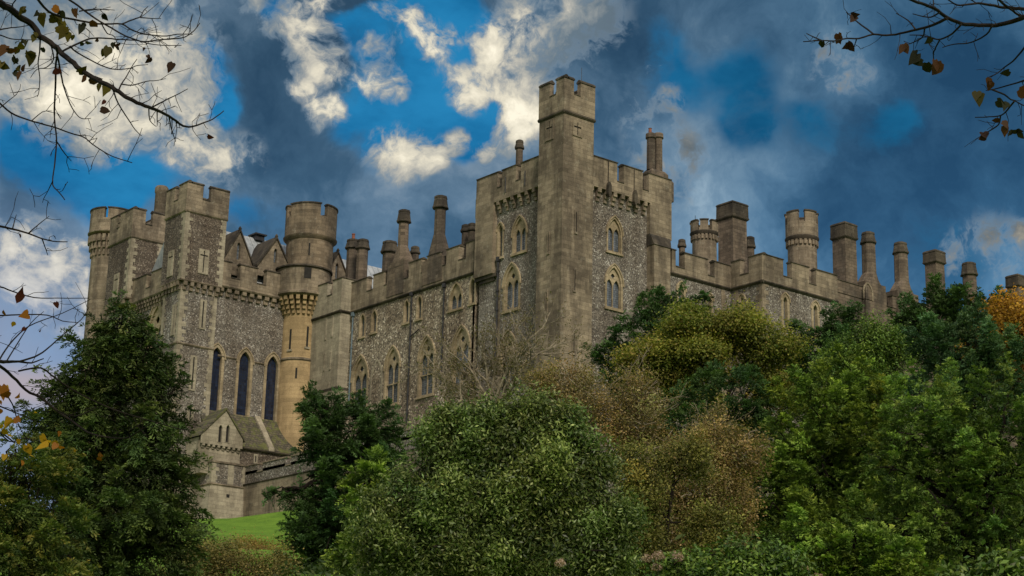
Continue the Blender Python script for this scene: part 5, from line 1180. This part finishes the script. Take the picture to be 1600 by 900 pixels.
# ------------------------------------------------------------------ bare tree in front of the keep
def grow(mb, p, d, L, r0, depth, r, tips, up=0.05):
    n = 4; pts = [p]
    q = p.copy(); dd = d.copy()
    for i in range(n):
        dd = unit(dd+r.normal(size=3)*0.17+ZU*up); q = q+dd*L/n; pts.append(q)
    mb.tube(pts, [max(r0*(1-0.5*i/n), 0.006) for i in range(n+1)], 5 if depth > 1 else 4)
    if depth == 0: tips += pts[1:]; return
    for k in range(int(r.integers(3, 5))):
        j = int(r.integers(1, n+1)); nd = unit(dd+unit(r.normal(size=3))*0.85); grow(mb, pts[j], nd, L*r.uniform(0.55, 0.78), r0*0.55, depth-1, r, tips, up)
def bare_tree(name, label, D, px, py_base, targets, r0, depth, seed, colors, nleaf, leafsize, bark='bark'):
    r = np.random.default_rng(seed); c = onD(px, py_base, D); g = float(terrain_z(c[0], c[1]))
    t_ = thing(name, label, 'tree', (float(c[0]), float(c[1]), g)); mb = MB(); tips = []
    trunk = MB(); limb_mesh(trunk, (c[0], c[1], g-0.3), c, r0, r0*0.8, r, 6, 0.02); trunk.build('trunk', M[bark], t_, True)
    for x, y in targets:
        q = onD(x, y, D+r.uniform(-3, 3)); d = q-c; L = np.linalg.norm(d); grow(mb, c.copy(), unit(d), L*0.60, r0*0.62, depth, r, tips)
    mb.build('limbs', M[bark], t_, True)
    T = np.array(tips); T = T[r.integers(0, len(T), nleaf)]+r.normal(size=(nleaf, 3))*0.12
    V, cc = leaves_broad(T, unit(r.normal(size=T.shape)), 2, 0.1, leafsize, leafsize*0.6, colors, seed); quadmesh('leaves', V, cc, M['thinleaf'], t_)
bare_tree('bare_tree', 'nearly leafless brown tree spreading in front of the foot of the keep', 108, 770, 640, [(680,545),(725,515),(770,495),(810,510),(850,490),(890,505),(690,590),(850,560),(650,580),(800,560),(740,560),(880,550)], 0.22, 3, 81, BROWN, 2800, 0.15, 'barkpale')
bare_tree('bare_tree', 'leafless pale branched tree among the brown shrubs right of the oak', 72, 985, 700, [(960,600),(1010,600),(1060,640),(940,640),(1050,600),(985,570)], 0.09, 3, 82, BROWN, 900, 0.1, 'barkpale')
bare_tree('bare_tree', 'thin bare sapling with rusty leaves above the brown thicket', 66, 1100, 740, [(1080,640),(1110,650),(1140,660),(1060,680)], 0.05, 3, 83, BROWN, 700, 0.09, 'barkpale')

# ------------------------------------------------------------------ near branches hanging into the view
def leaf_shape(q, size, r, n=10):
    """a heart shaped leaf, folded along its middle, hanging from its stalk"""
    tc = unit(CAM-q); nrm = unit(tc+r.normal(size=3)*0.55); a = unit(-ZU+r.normal(size=3)*0.6); a = unit(a-nrm*(a @ nrm)); b = np.cross(nrm, a)
    sh = [(0.0, 0.0), (-0.10, 0.22), (0.12, 0.47), (0.42, 0.50), (0.72, 0.30), (1.06, 0.0), (0.72, -0.30), (0.42, -0.50), (0.12, -0.47), (-0.10, -0.22)]
    cu = r.uniform(0.1, 0.7); out = []
    for u_, v_ in sh:
        u_ += r.uniform(-0.05, 0.05); v_ *= r.uniform(0.75, 1.05); out.append(q+a*u_*size+b*v_*size*0.95*math.cos(cu*0.6)+nrm*(abs(v_)*size*cu-(u_*u_)*size*0.3*cu))
    return np.array(out)
def near_tree(name, label, D, trunkpx, curves, leaves, ox, oy, s, seed, bark='bark'):
    r = np.random.default_rng(seed)
    c = onD(trunkpx, 300, D); g = float(terrain_z(c[0], c[1])); t_ = thing(name, label, 'tree', (float(c[0]), float(c[1]), g))
    mb = MB(); mb.tube([(c[0], c[1], g-0.2), (c[0]+0.05, c[1], g+2), (c[0], c[1]+0.05, g+4.5), (c[0]+0.1, c[1], g+7.5), (c[0], c[1], g+10)], [0.17, 0.14, 0.12, 0.09, 0.05], 12); mb.build('trunk', M[bark], t_, True)
    for cv in curves:
        mb = MB(); r0, r1, dd0, pts = cv
        P = []; n = len(pts)
        for i, (x, y) in enumerate(pts): P.append(onD(ox+x/s, oy+y/s, D+dd0+0.5*math.sin(i*0.35+dd0*3)))
        # smooth the traced line
        Q = [P[0]]
        for i in range(n-1):
            for k in (1, 2, 3):
                t = k/3; p0, p1, p2, p3 = P[max(i-1, 0)], P[i], P[i+1], P[min(i+2, n-1)]
                Q.append(0.5*((2*p1)+(-p0+p2)*t+(2*p0-5*p1+4*p2-p3)*t*t+(-p0+3*p1-3*p2+p3)*t**3))
        m = len(Q); rad = [(r0+(r1-r0)*i/(m-1))*D/FPX for i in range(m)]
        Q = [q+r.normal(size=3)*rad[i]*0.12 for i, q in enumerate(Q)]
        if r0 >= 3.5:
            first = Q[0]; Q = [np.array([c[0], c[1], first[2]-0.5]), (np.array([c[0], c[1], first[2]-0.3])+first)/2]+Q; rad = [rad[0]*2.0, rad[0]*1.4]+rad
        mb.tube(Q, rad, 7)
        # short side twigs
        tot = max(int(m*0.30), 2)
        for k in range(tot):
            i = int(r.integers(2, m-1)); d = unit(Q[min(i+1, m-1)]-Q[i-1]); sd = unit(np.cross(d, unit(CAM-Q[i]))*r.choice([-1, 1])+d*0.75+r.normal(size=3)*0.25)
            L = r.uniform(0.04, 0.17); q = Q[i]; tp = [q]
            for j in range(3): sd = unit(sd+r.normal(size=3)*0.28); q = q+sd*L/3; tp.append(q)
            rr_ = min(rad[i]*0.5, 0.0028); mb.tube(tp, [max(rr_, 0.0016), 0.0015, 0.0013, 0.0011], 4)
            if r.random() < 0.6:
                q = tp[2]; s2 = unit(sd+r.normal(size=3)*0.8); mb.tube([q, q+s2*L*0.3, q+s2*L*0.45+r.normal(size=3)*0.006], [0.0014, 0.0012, 0.001], 4)
        mb.build('branch', M[bark], t_, True)
    VS = []; CS = []
    for x, y, sz, col in leaves:
        q = onD(ox+x/s, oy+y/s-sz/s*0.3, D+0.02+r.uniform(-0.1, 0.1)); VS.append(leaf_shape(q, sz/s*(1.25 if 3 < s < 3.6 else 1.05 if s > 3 else 0.72)*D/FPX, r)); CS.append(np.array(LC[col])*r.uniform(0.75, 1.25))
        if sz > 30 and r.random() < 0.7:
            VS.append(leaf_shape(q+RH*r.uniform(-.5, .5)*sz/s*D/FPX+ZU*r.uniform(-.4, .4)*sz/s*D/FPX, sz/s*(0.9 if s > 3 else 0.6)*D/FPX, r)); CS.append(np.array(LC[col])*r.uniform(0.6, 1.3))
    quadmesh('leaves', np.array(VS), np.array(CS), M['thinleaf'], t_, 10)
LC = {'o': (0.060, 0.050, 0.006), 'y': (0.38, 0.22, 0.012), 'g': (0.095, 0.075, 0.008), 'r': (0.09, 0.022, 0.014), 'b': (0.075, 0.032, 0.010), 'd': (0.022, 0.024, 0.009), 'n': (0.24, 0.09, 0.008), 'k': (0.040, 0.018, 0.009)}
near_tree('lime_tree', 'dark drooping boughs with a few olive leaves in the top left corner', 7.0, -420, [
    (6.5,0.8,0,[(-80,-40),(0,15),(60,55),(110,95),(170,130),(220,195),(290,245),(340,295),(400,345),(460,395),(530,435),(590,465),(640,495),(700,535),(760,565),(820,585),(870,605),(930,640),(990,680),(1040,685),(1100,665),(1150,645),(1210,600)]),
    (2.0,0.7,.2,[(320,-40),(360,-10),(420,30),(480,75),(540,115),(600,150),(660,185),(720,210),(780,225),(860,215),(940,210),(1000,200),(1050,165),(1080,125)]),
    (2.2,0.7,-.2,[(180,-40),(200,-10),(260,60),(330,90),(400,105),(500,125),(570,130),(660,130),(700,155),(760,180),(820,190),(900,195),(960,185),(1040,185)]),
    (1.3,0.6,-.2,[(660,130),(720,105),(760,90),(775,60),(800,35)]),(1.0,0.5,-.2,[(760,95),(820,100),(870,100)]),
    (1.8,0.6,0,[(340,275),(400,245),(470,215),(530,205),(600,210),(680,215),(750,220),(800,235),(880,245),(980,245)]),
    (1.5,0.6,.1,[(380,250),(410,280),(480,320),(550,355),(620,375),(700,370),(740,355),(800,350)]),
    (1.4,0.6,0,[(640,490),(660,450),(680,420),(710,365),(740,320)]),(1.2,0.5,0,[(655,455),(720,460),(790,440),(850,435),(895,425)]),
    (1.4,0.6,0,[(820,582),(880,550),(930,525),(980,500),(1015,480)]),
    (2.0,0.8,0,[(300,250),(310,280),(300,370),(300,470),(295,560),(295,650),(305,750),(300,850),(290,930),(285,1000),(320,1040),(350,1080)]),
    (1.2,0.5,0,[(303,760),(350,830),(385,870)]),(1.0,0.5,0,[(285,980),(265,1020),(250,1050)]),
    (1.6,0.6,0,[(310,300),(330,400),(345,470),(370,540),(400,600),(440,640),(490,640)]),
    (1.4,0.6,0,[(610,480),(640,560),(690,640),(730,700),(765,735)]),
    (1.4,0.6,0,[(915,632),(925,690),(950,765)]),(1.2,0.5,0,[(850,598),(850,640),(850,680)]),(1.2,0.5,0,[(805,580),(810,650),(845,685)]),
    (1.8,0.7,.3,[(-80,480),(0,560),(60,610),(130,640),(210,665),(300,690),(380,720),(450,740),(500,780),(560,820),(620,850),(715,880)]),
    (1.2,0.5,.3,[(-20,600),(40,550),(90,510)]),(1.0,0.5,.3,[(170,655),(230,605),(280,600)]),
    (1.6,0.6,.1,[(-60,170),(0,160),(60,150),(110,145),(165,135)]),(1.4,0.6,.1,[(-60,180),(0,190),(60,210),(140,215),(220,215)]),
    (1.4,0.5,0,[(218,195),(215,280),(205,340),(215,420),(210,500),(200,525)]),(1.2,0.5,0,[(275,240),(290,320),(250,365),(200,375),(165,420)]),
    (1.3,0.5,.1,[(430,60),(500,50),(560,50),(620,55)]),(1.2,0.5,.1,[(545,120),(580,180),(620,200),(650,290)]),(1.3,0.5,.1,[(100,-20),(60,40),(100,60)])],
    [(285,55,44,'n'),(235,100,50,'g'),(270,110,50,'o'),(310,100,46,'o'),(340,130,46,'g'),(350,170,56,'g'),(380,190,46,'g'),(300,175,46,'g'),(330,70,34,'d'),(390,60,40,'o'),(415,60,44,'b'),(495,125,46,'b'),(440,150,44,'d'),(190,200,36,'o'),(145,230,34,'d'),(100,233,26,'d'),(35,270,66,'b'),(105,280,48,'o'),(150,300,66,'o'),(70,318,42,'d'),(10,355,58,'g'),(90,375,34,'o'),(115,400,44,'b'),(75,400,32,'d'),(585,270,54,'o'),(615,240,30,'d'),(640,262,40,'k'),(560,85,36,'d'),(425,405,50,'o'),(485,435,54,'b'),(540,465,34,'o'),(595,480,56,'g'),(320,390,38,'r'),(545,608,42,'k'),(568,550,24,'r'),(810,320,34,'k'),(935,355,50,'k'),(1125,740,32,'r'),(785,265,20,'k'),(465,230,32,'d'),(230,265,28,'d'),(205,75,34,'d'),(125,55,38,'o'),(520,230,20,'k')], 0, 0, 3.461, 91)
near_tree('lime_tree', 'thin dark boughs with yellow and orange leaves at the left edge', 8.0, -330, [
    (3.6,0.8,0,[(-60,215),(0,215),(30,215),(60,215),(100,218),(140,205)]),
    (2.8,0.8,.1,[(-60,190),(0,230),(40,262),(80,305),(130,330),(180,370),(230,405),(280,440),(330,455),(400,460),(440,440),(480,415)]),
    (1.6,0.6,.2,[(60,245),(130,235),(180,270),(240,310),(300,340),(370,370),(450,395),(520,415),(570,430),(620,435)]),
    (1.7,0.5,0,[(60,215),(110,200),(150,175),(200,130),(260,80),(285,40)]),(1.4,0.5,0,[(0,205),(30,160),(80,110),(130,85),(200,60),(290,15)]),
    (1.5,0.6,.1,[(-40,-10),(0,-24),(40,-10),(110,10),(180,12),(285,12)]),(1.5,0.6,.1,[(-40,75),(0,68),(60,65),(150,66),(200,85),(250,90)]),
    (2.2,0.8,.2,[(-60,-230),(0,-218),(45,-208),(90,-195),(130,-180),(170,-170),(215,-168)]),(1.2,0.5,.2,[(40,-210),(52,-255)]),(1.2,0.5,.2,[(90,-195),(125,-225),(157,-250)]),(1.2,0.5,.2,[(135,-178),(153,-125)]),
    (1.3,0.5,0,[(0,300),(40,350),(60,420),(90,470)]),(1.3,0.5,0,[(-20,350),(30,370),(100,400),(150,440)]),(1.2,0.5,.1,[(180,370),(240,390),(310,360)]),(1.2,0.5,.1,[(20,215),(60,150),(100,90),(140,55)]),(1.2,0.5,0,[(-20,420),(30,470),(80,460),(130,480)])],
    [(28,408,50,'y'),(60,412,36,'n'),(25,455,26,'y'),(85,495,46,'y'),(132,465,48,'y'),(155,500,56,'y'),(182,487,36,'n'),(103,528,38,'y'),(320,515,34,'n'),(5,310,60,'n'),(70,12,50,'r'),(178,33,30,'r'),(90,80,52,'n'),(80,112,24,'r'),(5,375,26,'n'),(60,-187,22,'r'),(2,345,20,'n'),(240,500,14,'y'),(45,95,24,'y'),(20,300,26,'y'),(48,338,30,'n'),(110,385,26,'y'),(12,440,34,'y'),(60,470,26,'y'),(190,445,22,'n'),(15,520,30,'y'),(70,540,26,'n'),(10,60,28,'n'),(130,120,18,'r')], 0, 460, 2.046, 92)
near_tree('lime_tree', 'dark bough with hanging olive and brown leaves in the top right corner', 7.5, 2010, [
    (4.6,2.0,0,[(1560,40),(1480,85),(1409,105),(1340,130),(1260,150),(1200,155),(1100,150),(1030,145),(940,110),(880,65),(820,35),(760,15),(700,-10),(650,-40)]),
    (2.6,0.8,0,[(940,112),(870,145),(800,170),(730,185),(650,205),(570,215),(490,210),(400,235),(330,235),(250,250),(170,248),(60,255)]),
    (1.6,0.8,0,[(490,210),(430,165),(380,125),(345,95),(322,75)]),(1.4,0.7,0,[(170,248),(120,225),(80,205)]),(1.5,0.7,0,[(745,180),(700,125),(628,82)]),(1.2,0.6,0,[(385,238),(370,285)]),
    (1.8,0.8,0,[(1025,148),(970,205),(900,240),(840,232),(780,215),(710,215)]),(1.4,0.8,0,[(895,240),(870,290),(855,330),(860,390)]),(1.4,0.8,0,[(800,175),(790,225),(740,255),(705,270)]),
    (1.6,0.8,0,[(1215,158),(1180,210),(1120,245),(1060,265),(980,270),(910,290)]),
    (3.8,0.8,.2,[(1560,40),(1450,55),(1380,52),(1320,48),(1280,45),(1200,30),(1130,20),(1060,30),(1000,30),(940,-5),(900,-40)]),(2.4,1.6,.1,[(1250,-10),(1290,30),(1340,65),(1390,100),(1440,105)]),
    (1.5,0.8,0,[(890,78),(840,105),(790,100),(730,85)]),(1.2,0.8,.2,[(1080,-10),(1110,15),(1150,22)]),(1.3,0.8,0,[(855,50),(855,10),(850,-20)]),
    (2.0,0.8,0,[(1470,200),(1440,250),(1390,320),(1340,375),(1290,410),(1250,445),(1180,480)]),(1.8,0.8,0,[(1480,460),(1440,480),(1370,505),(1300,525),(1230,545),(1175,553)]),
    (1.6,0.8,0,[(1215,548),(1290,580),(1330,610),(1350,615),(1420,650),(1480,650)]),(1.6,0.8,0,[(1350,617),(1310,670),(1270,705),(1200,715),(1110,718)]),(1.3,0.8,0,[(1265,708),(1255,760),(1200,800),(1160,820)])],
    [(375,115,60,'k'),(272,225,64,'b'),(332,280,70,'k'),(180,270,50,'d'),(675,290,64,'b'),(845,250,52,'d'),(755,355,90,'d'),(815,405,80,'d'),(905,415,88,'b'),(1320,450,56,'d'),(1200,515,60,'b'),(1145,600,74,'o'),(1280,645,80,'d'),(1375,575,90,'b'),(1258,745,44,'k'),(1300,790,64,'b'),(1160,830,68,'k'),(1335,820,48,'d'),(1375,825,48,'d')], 1240, 0, 3.914, 93)
